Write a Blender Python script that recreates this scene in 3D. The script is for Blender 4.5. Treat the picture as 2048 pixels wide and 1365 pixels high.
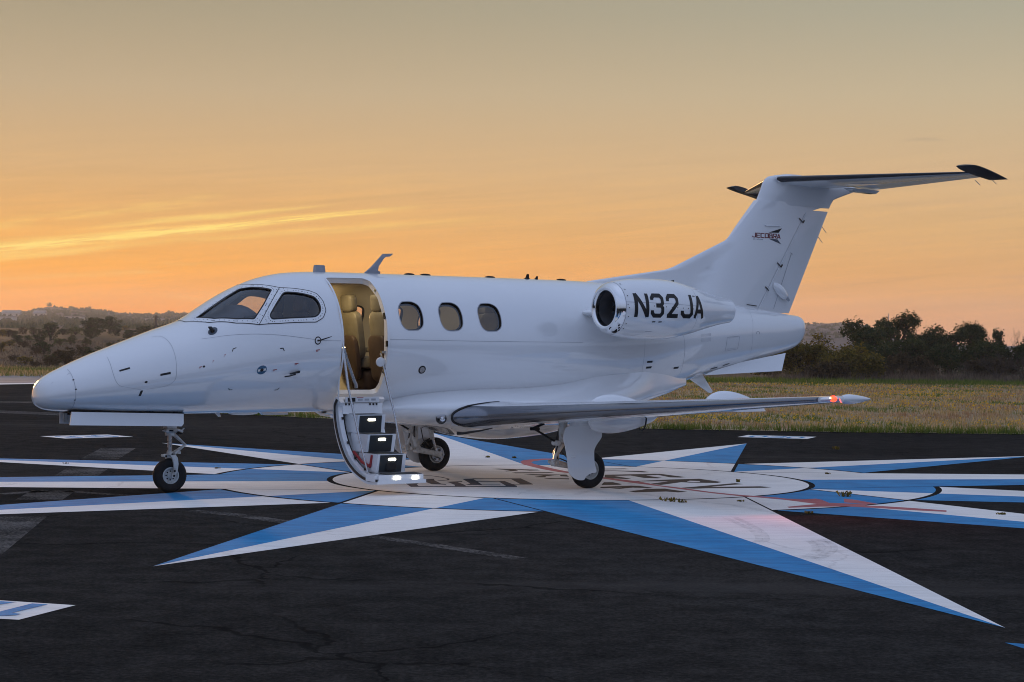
import bpy, bmesh, math, random
from math import pi, sin, cos, sqrt, atan2, radians, hypot
from mathutils import Vector, Matrix
from mathutils.geometry import delaunay_2d_cdt

# ------------------------------------------------------------------ camera, sky, sun, exposure
for o in list(bpy.data.objects): bpy.data.objects.remove(o)
SC = bpy.context.scene
COL = SC.collection
CAM_H = 1.7495
cam_data = bpy.data.cameras.new('camera')
cam = bpy.data.objects.new('camera', cam_data); COL.objects.link(cam)
cam_data.sensor_width = 36.0
cam_data.lens = 3800.33/2048*36.0
cam_data.clip_start = .1; cam_data.clip_end = 9000
cam.matrix_world = Matrix.Translation((0, 0, CAM_H)) @ Matrix.Rotation(pi/2+.001716, 4, 'X') @ Matrix.Rotation(.010541, 4, 'Z')
cam_data.dof.use_dof = False; cam_data.dof.focus_distance = 19.5; cam_data.dof.aperture_fstop = 7.0
SC.camera = cam

SC.view_settings.view_transform = 'Standard'
SC.view_settings.look = 'None'
SC.view_settings.exposure = 0.0
SC.view_settings.gamma = 1.0
SC.view_settings.use_curve_mapping = False
SC.render.engine = 'CYCLES'
SC.cycles.max_bounces = 8
SC.cycles.volume_bounces = 0
SC.cycles.use_denoising = True
SC.cycles.filter_width = 1.0
SC.cycles.sample_clamp_indirect = 6.0

SUN_AZ = -19.0      # degrees left of the view axis, just out of the frame, low over the hills
SUN_EL = 1.45

class Nd:
    """a shader socket with arithmetic"""
    T = None
    def __init__(s, sock): s.s = sock
    @staticmethod
    def val(x): return x.s if isinstance(x, Nd) else x
    @staticmethod
    def m(op, *a, clamp=False):
        n = Nd.T.nodes.new('ShaderNodeMath'); n.operation = op; n.use_clamp = clamp
        for i, x in enumerate(a):
            if isinstance(x, Nd): Nd.T.links.new(x.s, n.inputs[i])
            else: n.inputs[i].default_value = x
        return Nd(n.outputs[0])
    def __add__(a, b): return Nd.m('ADD', a, b)
    def __radd__(a, b): return Nd.m('ADD', b, a)
    def __sub__(a, b): return Nd.m('SUBTRACT', a, b)
    def __rsub__(a, b): return Nd.m('SUBTRACT', b, a)
    def __mul__(a, b): return Nd.m('MULTIPLY', a, b)
    def __rmul__(a, b): return Nd.m('MULTIPLY', b, a)
    def __truediv__(a, b): return Nd.m('DIVIDE', a, b)
    def smooth(a, lo, hi):
        n = Nd.T.nodes.new('ShaderNodeMapRange'); n.interpolation_type = 'SMOOTHSTEP'
        Nd.T.links.new(a.s, n.inputs[0]); n.inputs[1].default_value = lo; n.inputs[2].default_value = hi
        return Nd(n.outputs[0])
    def lin(a, lo, hi, x=0., y=1.):
        n = Nd.T.nodes.new('ShaderNodeMapRange'); n.clamp = True
        Nd.T.links.new(a.s, n.inputs[0]); n.inputs[1].default_value = lo; n.inputs[2].default_value = hi
        n.inputs[3].default_value = x; n.inputs[4].default_value = y
        return Nd(n.outputs[0])
def gauss(v, w): return Nd.m('EXPONENT', (v/w)*(v/w)*-1.0)
def ramp(fac, stops, interp='LINEAR'):
    n = Nd.T.nodes.new('ShaderNodeValToRGB'); n.color_ramp.interpolation = interp
    e = n.color_ramp.elements
    while len(e) < len(stops): e.new(.5)
    for k, (p, c) in zip(e, stops): k.position = p; k.color = (*c, 1)
    if isinstance(fac, Nd): Nd.T.links.new(fac.s, n.inputs[0])
    return n.outputs[0]
def mixc(fac, a, b, mode='MIX'):
    n = Nd.T.nodes.new('ShaderNodeMix'); n.data_type = 'RGBA'; n.blend_type = mode
    for k, x in ((0, fac), (6, a), (7, b)):
        x = Nd.val(x)
        if isinstance(x, bpy.types.NodeSocket): Nd.T.links.new(x, n.inputs[k])
        elif isinstance(x, tuple): n.inputs[k].default_value = (*x, 1)
        else: n.inputs[k].default_value = x
    return n.outputs[2]
def noise(vec, scale, detail=4, rough=.55, dist=0.0, out='Fac'):
    n = Nd.T.nodes.new('ShaderNodeTexNoise'); n.inputs['Scale'].default_value = scale
    n.inputs['Detail'].default_value = detail; n.inputs['Roughness'].default_value = rough; n.inputs['Distortion'].default_value = dist
    if vec is not None: Nd.T.links.new(Nd.val(vec), n.inputs['Vector'])
    return Nd(n.outputs[out])
def combine(x, y, z):
    n = Nd.T.nodes.new('ShaderNodeCombineXYZ')
    for i, a in enumerate((x, y, z)):
        if isinstance(a, Nd): Nd.T.links.new(a.s, n.inputs[i])
        else: n.inputs[i].default_value = a
    return Nd(n.outputs[0])
def sep(v):
    n = Nd.T.nodes.new('ShaderNodeSeparateXYZ'); Nd.T.links.new(Nd.val(v), n.inputs[0])
    return [Nd(o) for o in n.outputs]

def make_world():
    w = bpy.data.worlds.new('World'); SC.world = w; w.use_nodes = True
    T = Nd.T = w.node_tree; T.nodes.clear()
    tc = T.nodes.new('ShaderNodeTexCoord')
    x, y, z = sep(Nd(tc.outputs['Generated']))
    el = Nd.m('ARCSINE', Nd.m('MINIMUM', Nd.m('MAXIMUM', z, -1.), 1.)) * (180/pi)
    az = Nd.m('ARCTAN2', x, y) * (180/pi)
    f = Nd.m('SQRT', Nd.m('MAXIMUM', el, 0.0)/90.0)
    p = lambda d: sqrt(d/90.0)
    # glow side of the dusk sky, the sky to its right, and the sky opposite
    glow = ramp(f, [(0, (1.0,.35,.14)), (p(.9), (1.02,.315,.01)), (p(2.2), (1.02,.40,.02)), (p(3.6), (.81,.41,.11)), (p(5.2), (.68,.42,.19)),
                    (p(7.5), (.53,.40,.245)), (p(10.), (.39,.33,.22)), (p(20), (.30,.32,.32)), (p(45), (.36,.45,.66)), (1, (.50,.61,.90))])
    side = ramp(f, [(0, (.72,.37,.24)), (p(.9), (.72,.36,.165)), (p(2.2), (.74,.40,.15)), (p(3.6), (.71,.435,.19)), (p(5.2), (.67,.46,.25)),
                    (p(7.5), (.56,.46,.30)), (p(10.), (.42,.40,.30)), (p(20), (.32,.35,.36)), (p(45), (.36,.45,.66)), (1, (.50,.61,.90))])
    anti = ramp(f, [(0, (.20,.23,.31)), (p(4), (.27,.32,.43)), (p(10), (.34,.405,.57)), (p(25), (.39,.48,.72)), (p(45), (.37,.47,.72)), (1, (.50,.61,.90))])
    c1 = mixc(az.smooth(-16, 22), glow, side)
    d = Nd.m('COSINE', (az - SUN_AZ)*(pi/180))
    base = mixc(d.smooth(.70, -.55), c1, anti)
    # glowing cirrus streaks, laid out by azimuth and elevation
    uv = combine(az*.16, el*1.6 - az*.16, 0.)
    n1 = noise(uv, 1.5, 6, .6, .4); n2 = noise(combine(az*.5, el*5.0 - az*.52, 3.), 1.4, 5, .65, .3)
    line = 2.66 + (az + 15.1)*.118
    wid = (az).lin(-15.5, -4.2, .165, .075)
    n3 = noise(combine(az*.35, (el - line)*9.0, 1.), 1.5, 6, .7, .5)
    band = gauss(el - line - (n1 - .5)*.26, wid) * az.smooth(-2.0, -7.0) * (n3.smooth(.32, .62)*1.0 + n2*.6)
    band = band + gauss(el - line - .33 - (n1 - .5)*.3, wid*.55) * az.smooth(-4.5, -8.)*az.smooth(-14.5, -9.) * n3*1.1
    band = band + gauss(el - line + .30 - (n1 - .5)*.2, wid*.6) * az.smooth(-9.5, -13.) * n3*.9
    line2 = 3.02 + (az + 9.5)*.085
    band2 = gauss(el - line2 - (n1 - .5)*.3, .09) * az.smooth(.6, -5.) * az.smooth(-13., -8.) * n2 * .55
    line3 = 3.55 + (az + 13.5)*.16
    band3 = gauss(el - line3 - (n1 - .5)*.6, .20) * az.smooth(-8.0, -10.) * (n2 - .38) * 1.1
    wisp = noise(combine(az*.09, el*1.1 - az*.05, 7.), 1.3, 6, .62, .6)
    low = wisp.smooth(.5, .72) * el.smooth(6.5, 1.2) * el.smooth(-.2, .8)
    cl = Nd.m('MINIMUM', Nd.m('MAXIMUM', band + band2 + band3, 0.), 1.)
    c2 = mixc(low*.42*az.smooth(6., -6.), base, (1.0,.58,.16))
    c2 = mixc(low*.35*az.smooth(-2., 9.)*d.smooth(.3, .8), c2, (.50,.30,.27))
    c2 = mixc(cl*.9, c2, (1.10,.80,.19))
    strk = noise(combine(az*.12, el*2.6 - az*.22, 5.), 1.3, 7, .68, .5)
    c2 = mixc(el.smooth(7.5, 3.), c2, mixc(1.0, c2, ramp(strk, [(.3, (.93,.92,.90)), (.5, (1.,1.,1.)), (.72, (1.09,1.07,.98))]), 'MULTIPLY'))
    puff = gauss(el - (6.15 - (az - 12.1)*(az - 12.1)*.09), .05)*gauss(az - 12.2, .55)*n2
    c2 = mixc(puff*.5, c2, (.36,.27,.20))
    bg = T.nodes.new('ShaderNodeBackground'); T.links.new(c2, bg.inputs[0]); bg.inputs[1].default_value = 1.0
    out = T.nodes.new('ShaderNodeOutputWorld'); T.links.new(bg.outputs[0], out.inputs[0])
make_world()

sun_data = bpy.data.lights.new('sun', 'SUN'); sun_data.energy = 3.0; sun_data.angle = radians(3.0); sun_data.color = (1., .56, .24)
sun = bpy.data.objects.new('sun', sun_data); COL.objects.link(sun)
_d = Vector((sin(radians(SUN_AZ))*cos(radians(SUN_EL)), cos(radians(SUN_AZ))*cos(radians(SUN_EL)), sin(radians(SUN_EL))))
sun.rotation_euler = _d.to_track_quat('Z', 'Y').to_euler()

# ------------------------------------------------------------------ helpers
def tag(o, label=None, cat=None, group=None, kind=None):
    if label: o['label'] = label
    if cat: o['category'] = cat
    if group: o['group'] = group
    if kind: o['kind'] = kind
    return o
def empty(name, loc=(0,0,0), rz=0.0, parent=None):
    o = bpy.data.objects.new(name, None); COL.objects.link(o); o.location = loc; o.rotation_euler = (0,0,rz)
    o.empty_display_size = .2
    if parent: o.parent = parent
    return o
class MB:
    def __init__(s): s.v = []; s.f = []; s.n = None
    def add(s, v, f):
        b = len(s.v); s.v += [tuple(p) for p in v]; s.f += [tuple(i+b for i in q) for q in f]; return s
    def build(s, name, mat, parent=None, angle=38, kind=None):
        me = bpy.data.meshes.new(name); me.from_pydata(s.v, [], s.f); me.validate()
        if s.n:
            me.polygons.foreach_set('use_smooth', [True]*len(me.polygons))
            me.normals_split_custom_set_from_vertices(s.n)
        else:
            bm = bmesh.new(); bm.from_mesh(me); bmesh.ops.recalc_face_normals(bm, faces=bm.faces); bm.to_mesh(me); bm.free()
            if angle:
                me.polygons.foreach_set('use_smooth', [True]*len(me.polygons)); me.set_sharp_from_angle(angle=radians(angle))
        me.materials.append(mat)
        o = bpy.data.objects.new(name, me); COL.objects.link(o)
        if parent: o.parent = parent
        if kind: o['kind'] = kind
        return o
def frame_of(d):
    d = Vector(d).normalized(); a = Vector((0,0,1)) if abs(d.z) < .9 else Vector((1,0,0))
    u = d.cross(a).normalized(); return u, d.cross(u).normalized()
def tube(mb, pts, r, n=10, cap=True):
    P = [Vector(p) for p in pts]; rs = r if isinstance(r, (list, tuple)) else [r]*len(P); rings = []
    u, w = frame_of(P[1]-P[0])
    for i, p in enumerate(P):
        d = (P[min(i+1, len(P)-1)]-P[max(i-1, 0)]).normalized()
        u = (u - d*u.dot(d)).normalized(); w = d.cross(u)
        rings.append([p + (u*cos(2*pi*k/n) + w*sin(2*pi*k/n))*rs[i] for k in range(n)])
    v = [q for r_ in rings for q in r_]; f = []
    for i in range(len(P)-1):
        for k in range(n): f.append((i*n+k, i*n+(k+1)%n, (i+1)*n+(k+1)%n, (i+1)*n+k))
    if cap: f += [tuple(range(n)), tuple(range((len(P)-1)*n, len(P)*n))]
    mb.add(v, f); return mb
def lathe(mb, prof, org, axis, n=32, closed=False, cap=False):
    """prof: (radius, position along axis)"""
    u, w = frame_of(axis); d = Vector(axis).normalized(); o = Vector(org)
    v = []; f = []; m = len(prof)
    for r, a in prof:
        for k in range(n): v.append(o + d*a + (u*cos(2*pi*k/n)+w*sin(2*pi*k/n))*r)
    for i in range(m if closed else m-1):
        j = (i+1) % m
        for k in range(n): f.append((i*n+k, i*n+(k+1)%n, j*n+(k+1)%n, j*n+k))
    if cap: f += [tuple(range(n)), tuple(range((m-1)*n, m*n))]
    mb.add(v, f); return mb
def boxo(mb, c, sx, sy, sz, rot=None):
    M = rot or Matrix.Identity(3); c = Vector(c)
    v = [c + M @ Vector((a*sx/2, b*sy/2, e*sz/2)) for a in (-1,1) for b in (-1,1) for e in (-1,1)]
    mb.add(v, [(0,1,3,2),(4,6,7,5),(0,4,5,1),(2,3,7,6),(0,2,6,4),(1,5,7,3)]); return mb
def prism(mb, poly, off):
    """poly: 3D points of one face; off: extrusion vector"""
    n = len(poly); off = Vector(off); A = [Vector(p) for p in poly]
    mb.add(A + [p+off for p in A], [tuple(range(n)), tuple(range(2*n-1, n-1, -1))] + [(i, (i+1)%n, n+(i+1)%n, n+i) for i in range(n)]); return mb
def loft(mb, secs, cap=True, closed=True):
    n = len(secs[0]); v = [p for s in secs for p in s]; f = []
    for i in range(len(secs)-1):
        for k in range(n if closed else n-1): f.append((i*n+k, i*n+(k+1)%n, (i+1)*n+(k+1)%n, (i+1)*n+k))
    if cap: f += [tuple(range(n)), tuple(range((len(secs)-1)*n, len(secs)*n))]
    mb.add(v, f); return mb
def ellipsoid(mb, c, rx, ry, rz, n=20, m=10):
    v = []; f = []; c = Vector(c)
    for i in range(m+1):
        t = pi*i/m
        for k in range(n): v.append(c + Vector((rx*cos(t), ry*sin(t)*cos(2*pi*k/n), rz*sin(t)*sin(2*pi*k/n))))
    for i in range(m):
        for k in range(n): f.append((i*n+k, i*n+(k+1)%n, (i+1)*n+(k+1)%n, (i+1)*n+k))
    bm_ = len(mb.v); mb.add(v, f); return mb
def inpoly(p, poly):
    x, y = p; c = False; j = len(poly)-1
    for i in range(len(poly)):
        xi, yi = poly[i]; xj, yj = poly[j]
        if (yi > y) != (yj > y) and x < (xj-xi)*(y-yi)/(yj-yi)+xi: c = not c
        j = i
    return c
def cdt(polys, pts=(), segs=()):
    """constrained triangulation of closed polygons, free points and open segments"""
    v = []; e = []
    for P in polys:
        b = len(v); v += [Vector(p) for p in P]; e += [(b+i, b+(i+1) % len(P)) for i in range(len(P))]
    for P in segs:
        b = len(v); v += [Vector(p) for p in P]; e += [(b+i, b+i+1) for i in range(len(P)-1)]
    v += [Vector(p) for p in pts]
    V, _, Fc, *_ = delaunay_2d_cdt(v, e, [], 0, 1e-6)
    return [tuple(p) for p in V], [tuple(q) for q in Fc]
def cen(V, f): return (sum(V[i][0] for i in f)/3, sum(V[i][1] for i in f)/3)
def compact(V, F):
    m = {}; F2 = []; V2 = []
    for q in F:
        r = []
        for i in q:
            if i not in m: m[i] = len(V2); V2.append(V[i])
            r.append(m[i])
        F2.append(tuple(r))
    return V2, F2
def rounded(poly, r, n=4):
    out = []; N = len(poly)
    for i in range(N):
        a, b, c = (Vector(poly[k % N]) for k in (i-1, i, i+1))
        ra = min(r, (a-b).length*.45, (c-b).length*.45)
        p, q = b+(a-b).normalized()*ra, b+(c-b).normalized()*ra
        for k in range(n+1):
            t = k/n; out.append(tuple(p*(1-t)**2 + b*2*t*(1-t) + q*t*t))
    return out
def catmull(P, n=4, closed=True):
    N = len(P); out = []
    for i in range(N if closed else N-1):
        g = lambda k: Vector(P[k % N] if closed else P[min(max(k, 0), N-1)])
        a, b, c, d = g(i-1), g(i), g(i+1), g(i+2)
        for k in range(n):
            t = k/n
            out.append(tuple(.5*((2*b)+(c-a)*t+(2*a-5*b+4*c-d)*t*t+(3*b-a-3*c+d)*t**3)))
    if not closed: out.append(tuple(P[-1]))
    return out
def stroke(path, w):
    """outline of a thick open polyline with mitred bends"""
    P = [Vector(p) for p in path]; L = []; R = []
    for i, p in enumerate(P):
        d0 = (P[i]-P[i-1]).normalized() if i else (P[1]-P[0]).normalized()
        d1 = (P[i+1]-P[i]).normalized() if i < len(P)-1 else d0
        n0 = Vector((-d0.y, d0.x)); n1 = Vector((-d1.y, d1.x)); m = (n0+n1).normalized()
        k = w/2/max(.35, m.dot(n0)); L.append(p+m*k); R.append(p-m*k)
    return [tuple(p) for p in L+R[::-1]]
def resample(path, step):
    out = [tuple(path[0])]
    for a, b in zip(path, path[1:]):
        l = hypot(b[0]-a[0], b[1]-a[1]); k = max(1, int(l/step))
        out += [(a[0]+(b[0]-a[0])*i/k, a[1]+(b[1]-a[1])*i/k) for i in range(1, k+1)]
    return out
GLYPH = {  # block capitals as strokes in a box 1 wide and 1.36 high
 'N': [[(.1,0),(.1,1.36)], [(.9,0),(.9,1.36)], [(.1,1.33),(.9,.03)]],
 '3': [[(.1,1.0),(.1,1.1),(.25,1.26),(.75,1.26),(.9,1.1),(.9,.82),(.77,.68),(.4,.68)], [(.77,.68),(.9,.54),(.9,.25),(.75,.1),(.25,.1),(.1,.25),(.1,.4)]],
 '2': [[(.1,.95),(.1,1.1),(.25,1.26),(.75,1.26),(.9,1.1),(.9,.85),(.16,.13)], [(.04,.1),(.97,.1)]],
 'J': [[(.88,1.36),(.88,.25),(.73,.1),(.27,.1),(.1,.25),(.1,.42)]],
 'A': [[(.08,0),(.5,1.3)], [(.92,0),(.5,1.3)], [(.25,.4),(.75,.4)]],
 'E': [[(.95,1.26),(.1,1.26),(.1,.1),(.95,.1)], [(.1,.68),(.85,.68)]],
 'C': [[(.95,1.26),(.1,1.26),(.1,.1),(.95,.1)]],
 'O': [[(.1,1.26),(.9,1.26),(.9,.1),(.1,.1),(.1,1.26)]],
 'B': [[(.1,.1),(.1,1.26),(.8,1.26),(.85,.72),(.1,.68)], [(.85,.66),(.92,.1),(.1,.1)]],
 'R': [[(.1,0),(.1,1.26),(.9,1.26),(.9,.6),(.1,.6)], [(.5,.6),(.95,0)]],
 '0': [[(.1,.25),(.1,1.1),(.25,1.26),(.75,1.26),(.9,1.1),(.9,.25),(.75,.1),(.25,.1),(.1,.25)]],
 '1': [[(.5,0),(.5,1.3)], [(.25,1.05),(.5,1.3)]],
 'V': [[(.08,1.36),(.5,.05)], [(.92,1.36),(.5,.05)]],
 'I': [[(.5,0),(.5,1.36)]],
 'T': [[(.5,0),(.5,1.26)], [(.05,1.26),(.95,1.26)]],
}
def glyph_mesh(ch, w, fn, step=.12):
    """triangulated letter with every vertex placed by fn(x, y)"""
    polys = [stroke(resample(p, step), w) for p in GLYPH[ch]]
    V, F = cdt(polys); F = [q for q in F if any(inpoly(cen(V, q), P) for P in polys)]
    V, F = compact(V, F)
    return [fn(*p) for p in V], F

# ------------------------------------------------------------------ materials
MATS = {}
def mat(name, col=(.8,.8,.8), rough=.5, metal=0., spec=.5, coat=0., emit=None, estr=0., fn=None, bump=None):
    if name in MATS: return MATS[name]
    m = bpy.data.materials.new(name); m.use_nodes = True; T = Nd.T = m.node_tree
    b = T.nodes['Principled BSDF']
    b.inputs['Base Color'].default_value = (*col, 1); b.inputs['Roughness'].default_value = rough
    b.inputs['Metallic'].default_value = metal; b.inputs['Specular IOR Level'].default_value = spec
    b.inputs['Coat Weight'].default_value = coat; b.inputs['Coat Roughness'].default_value = .03; b.inputs['Coat IOR'].default_value = 1.75 if coat else 1.5
    if emit: b.inputs['Emission Color'].default_value = (*emit, 1); b.inputs['Emission Strength'].default_value = estr
    if fn:
        tc = T.nodes.new('ShaderNodeTexCoord'); geo = T.nodes.new('ShaderNodeNewGeometry')
        fn(T, b, Nd(tc.outputs['Object']), Nd(geo.outputs['Position']), geo)
    MATS[name] = m; return m
def link(a, b): Nd.T.links.new(Nd.val(a), b)
def bumpn(T, b, h, strength=.3, dist=.02):
    n = T.nodes.new('ShaderNodeBump'); n.inputs['Strength'].default_value = strength; n.inputs['Distance'].default_value = dist
    link(h, n.inputs['Height']); T.links.new(n.outputs[0], b.inputs['Normal'])

def f_paint(T, b, ob, pos, geo):
    n = noise(ob, 1.7, 3, .5); n2 = noise(ob, 60, 2, .5)
    link(ramp(n, [(.3, (.80,.81,.82)), (.7, (.83,.835,.84))]), b.inputs['Base Color'])
    link(n2.lin(.3, .7, .25, .27), b.inputs['Roughness'])
M_PAINT = mat('white_aircraft_paint', (.76,.77,.79), .25, coat=1., fn=f_paint)
def f_apron(T, b, ob, pos, geo):
    x, y, z = sep(pos)
    big = noise(pos, .10, 4, .55); streak = noise(combine(x*.05, y*.9, 0.), .9, 5, .6); fine = noise(pos, 26., 4, .85); mid = noise(pos, 3.2, 5, .6)
    dust = noise(combine(x*.10, y*.55, 4.), .55, 6, .62, .5)
    c = ramp(mid*.25 + big*.25 + fine*.50, [(.38, (.012,.0112,.010)), (.5, (.031,.0285,.0255)), (.62, (.066,.060,.053))])
    c = mixc(streak.smooth(.55, .78)*y.smooth(14., 40.)*.75, c, (.085,.077,.070))
    c = mixc(dust.smooth(.60, .74)*.4, c, (.075,.067,.060))
    # sealed cracks
    wv = noise(pos, .8, 4, .6, out='Color')
    vm = T.nodes.new('ShaderNodeVectorMath'); vm.operation = 'MULTIPLY_ADD'; link(wv, vm.inputs[0]); vm.inputs[1].default_value = (1.3,1.3,0); link(pos, vm.inputs[2])
    vo = T.nodes.new('ShaderNodeTexVoronoi'); vo.feature = 'DISTANCE_TO_EDGE'; vo.inputs['Scale'].default_value = .27; T.links.new(vm.outputs[0], vo.inputs['Vector'])
    ck = Nd(vo.outputs['Distance']).smooth(.0065, .002)*noise(pos, .35, 2).smooth(.42, .56)
    c = mixc(ck*.6, c, (.007,.0065,.006))
    link(c, b.inputs['Base Color'])
    agg = noise(pos, 130., 2, .8)
    bumpn(T, b, agg*.6 + fine*.5 - ck*1.2, .18, .005)
M_APRON = mat('apron_asphalt', (.025,.025,.027), 1.0, spec=.0, fn=f_apron)
def f_road(c1, c2, wear, ws):
    def fn(T, b, ob, pos, geo):
        x, y, z = sep(pos)
        n = noise(pos, 2.2, 6, .65); brush = noise(combine(x*1.0, y*7., 0.), 1.6, 5, .65); f = noise(pos, 70., 3, .7)
        c = mixc((brush*.6 + n*.4).smooth(.34, .66), c1, c2)
        pit = (f*.6 + n*.4).smooth(.57, .67)
        c = mixc(pit*wear, c, ws)
        wv = noise(pos, .8, 4, .6, out='Color')
        vm = T.nodes.new('ShaderNodeVectorMath'); vm.operation = 'MULTIPLY_ADD'; link(wv, vm.inputs[0]); vm.inputs[1].default_value = (1.3,1.3,0); link(pos, vm.inputs[2])
        vo = T.nodes.new('ShaderNodeTexVoronoi'); vo.feature = 'DISTANCE_TO_EDGE'; vo.inputs['Scale'].default_value = .27; T.links.new(vm.outputs[0], vo.inputs['Vector'])
        ck = Nd(vo.outputs['Distance']).smooth(.007, .002)*noise(pos, .35, 2).smooth(.42, .56)
        c = mixc(ck*.22, c, ws)
        dirt = noise(pos, .55, 5, .6).smooth(.48, .75)
        c = mixc(dirt*.30, mixc(.5, c, ws), (.28,.25,.22)) if False else mixc(dirt*.26, c, ws)
        link(c, b.inputs['Base Color'])
        bumpn(T, b, noise(pos, 120., 2, .8), .25, .004)
    return fn
M_WHITE = mat('white_ground_paint', (.7,.7,.7), .85, spec=.25, fn=f_road((.74,.715,.67), (.90,.875,.83), .6, (.30,.28,.26)))
M_BLUE = mat('blue_ground_paint', (.05,.22,.55), .85, spec=.25, fn=f_road((.002,.15,.35), (.009,.285,.58), .55, (.03,.11,.22)))
M_RED = mat('red_ground_paint', (.5,.12,.12), .85, spec=.25, fn=f_road((.38,.09,.10), (.46,.15,.16), .5, (.3,.12,.12)))
M_BLACKP = mat('black_ground_paint', (.025,.025,.025), .85, spec=.2, fn=f_road((.018,.018,.02), (.035,.034,.034), .3, (.2,.19,.18)))
M_NAVYP = mat('navy_ground_paint', (.02,.04,.08), .85, spec=.2, fn=f_road((.022,.042,.075), (.04,.07,.11), .3, (.2,.19,.18)))
def f_worn(T, b, ob, pos, geo):
    n = noise(pos, 1.4, 6, .7, .4); f = noise(pos, 30., 3, .7)
    link(mixc((n*.45+f*.55).smooth(.42, .62), (.032,.030,.027), (.17,.152,.137)), b.inputs['Base Color'])
M_WORN = mat('worn_taxi_line', (.1,.1,.1), .9, spec=.0, fn=f_worn)
def f_scuff(T, b, ob, pos, geo):
    n = noise(pos, 8., 5, .7)
    tr = T.nodes.new('ShaderNodeBsdfTransparent'); mx = T.nodes.new('ShaderNodeMixShader')
    link(n.smooth(.35, .75)*.22, mx.inputs[0]); T.links.new(tr.outputs[0], mx.inputs[1]); T.links.new(b.outputs[0], mx.inputs[2])
    T.links.new(mx.outputs[0], T.nodes['Material Output'].inputs[0])
M_SCUFF = mat('tyre_rubber_scuff', (.035,.033,.032), .95, spec=.0, fn=f_scuff)
M_CONC = mat('runway_concrete', (.3,.28,.27), .9, spec=.2, fn=lambda T, b, ob, pos, geo: link(ramp(noise(pos, .5, 5, .6), [(.3, (.20,.185,.18)), (.7, (.30,.275,.26))]), b.inputs['Base Color']))
def f_turf(T, b, ob, pos, geo):
    n = noise(pos, .5, 6, .65); m = noise(pos, 6., 4, .7)
    link(ramp(n*.5+m*.5, [(.3, (.16,.135,.07)), (.5, (.32,.24,.14)), (.7, (.46,.33,.22))]), b.inputs['Base Color'])
M_TURF = mat('dry_meadow_soil', (.1,.09,.04), .95, spec=.1, fn=f_turf)
def f_terrain(T, b, ob, pos, geo):
    x, y, z = sep(pos)
    n = noise(pos, .045, 6, .65); m = noise(pos, .45, 5, .7)
    near = ramp(n*.45+m*.55, [(.35, (.036,.036,.018)), (.5, (.068,.053,.037)), (.68, (.10,.078,.058))])
    green = ramp(m, [(.35, (.05,.07,.016)), (.65, (.12,.11,.045))])
    c = mixc((y + m*6.).smooth(116., 106.), near, green)
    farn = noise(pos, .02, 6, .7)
    far = ramp(farn*.5 + noise(pos, .11, 4, .7)*.5, [(.36, (.055,.05,.048)), (.5, (.10,.085,.08)), (.62, (.17,.14,.13))])  # paler purplish tone: distance haze put into the far hills' colour
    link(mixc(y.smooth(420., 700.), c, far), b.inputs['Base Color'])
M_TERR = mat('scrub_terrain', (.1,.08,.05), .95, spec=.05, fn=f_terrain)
def f_island(cols, rough=.7, trans=.0):
    def fn(T, b, ob, pos, geo):
        r = Nd(geo.outputs['Random Per Island'])
        k = len(cols)-1
        c = ramp(r, [(i/k, q) for i, q in enumerate(cols)])
        cc = mixc(noise(ob, 1.6, 3).smooth(.35, .7)*.5, c, cols[0]); link(cc, b.inputs['Base Color'])
        if trans:
            tl = T.nodes.new('ShaderNodeBsdfTranslucent'); link(cc, tl.inputs[0]); mx = T.nodes.new('ShaderNodeMixShader'); mx.inputs[0].default_value = trans
            T.links.new(b.outputs[0], mx.inputs[1]); T.links.new(tl.outputs[0], mx.inputs[2]); T.links.new(mx.outputs[0], T.nodes['Material Output'].inputs[0])
    return fn
M_LEAF = {
 'dark': mat('dark_evergreen_leaves', rough=.75, spec=.15, fn=f_island([(.016,.030,.010), (.032,.052,.015), (.05,.07,.021), (.07,.08,.027)], trans=.3)),
 'olive': mat('olive_bush_leaves', rough=.75, spec=.15, fn=f_island([(.06,.055,.012), (.12,.10,.016), (.19,.145,.022), (.25,.18,.028)], trans=.4)),
 'green': mat('fresh_green_leaves', rough=.75, spec=.15, fn=f_island([(.03,.05,.012), (.06,.085,.018), (.09,.11,.024), (.10,.115,.03)], trans=.3)),
 'brown': mat('brown_scrub_leaves', rough=.8, spec=.1, fn=f_island([(.034,.026,.014), (.06,.046,.022), (.085,.06,.03), (.10,.075,.035)], trans=.3)),
}
M_BARK = mat('grey_brown_bark', (.07,.055,.045), .9, spec=.1, fn=lambda T, b, ob, pos, geo: link(ramp(noise(ob, 9., 4, .7), [(.3, (.035,.028,.024)), (.7, (.10,.08,.066))]), b.inputs['Base Color']))
M_GRASS = mat('dry_and_green_grass', rough=.8, spec=.1, fn=f_island([(.17,.15,.05), (.40,.29,.13), (.54,.39,.20), (.68,.50,.30), (.25,.21,.07)], trans=.6))
M_GREENG = mat('green_grass', rough=.8, spec=.1, fn=f_island([(.07,.12,.02), (.13,.18,.03), (.22,.24,.05)], trans=.5))
M_FLOWER = mat('yellow_flower_heads', (.62,.36,.03), .7, spec=.1, fn=f_island([(.55,.27,.02), (.70,.42,.03), (.62,.36,.03)]))
M_RUBBER = mat('tyre_rubber', (.012,.012,.013), .75, spec=.3, fn=lambda T, b, ob, pos, geo: link(noise(ob, 22., 4, .6).lin(.3, .7, .62, .85), b.inputs['Roughness']))
M_GEAR = mat('pale_gear_enamel', (.55,.55,.53), .4, spec=.4, fn=lambda T, b, ob, pos, geo: link(ramp(noise(ob, 14., 4, .65), [(.34, (.36,.34,.31)), (.52, (.56,.56,.54)), (.7, (.62,.62,.60))]), b.inputs['Base Color']))
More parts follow.
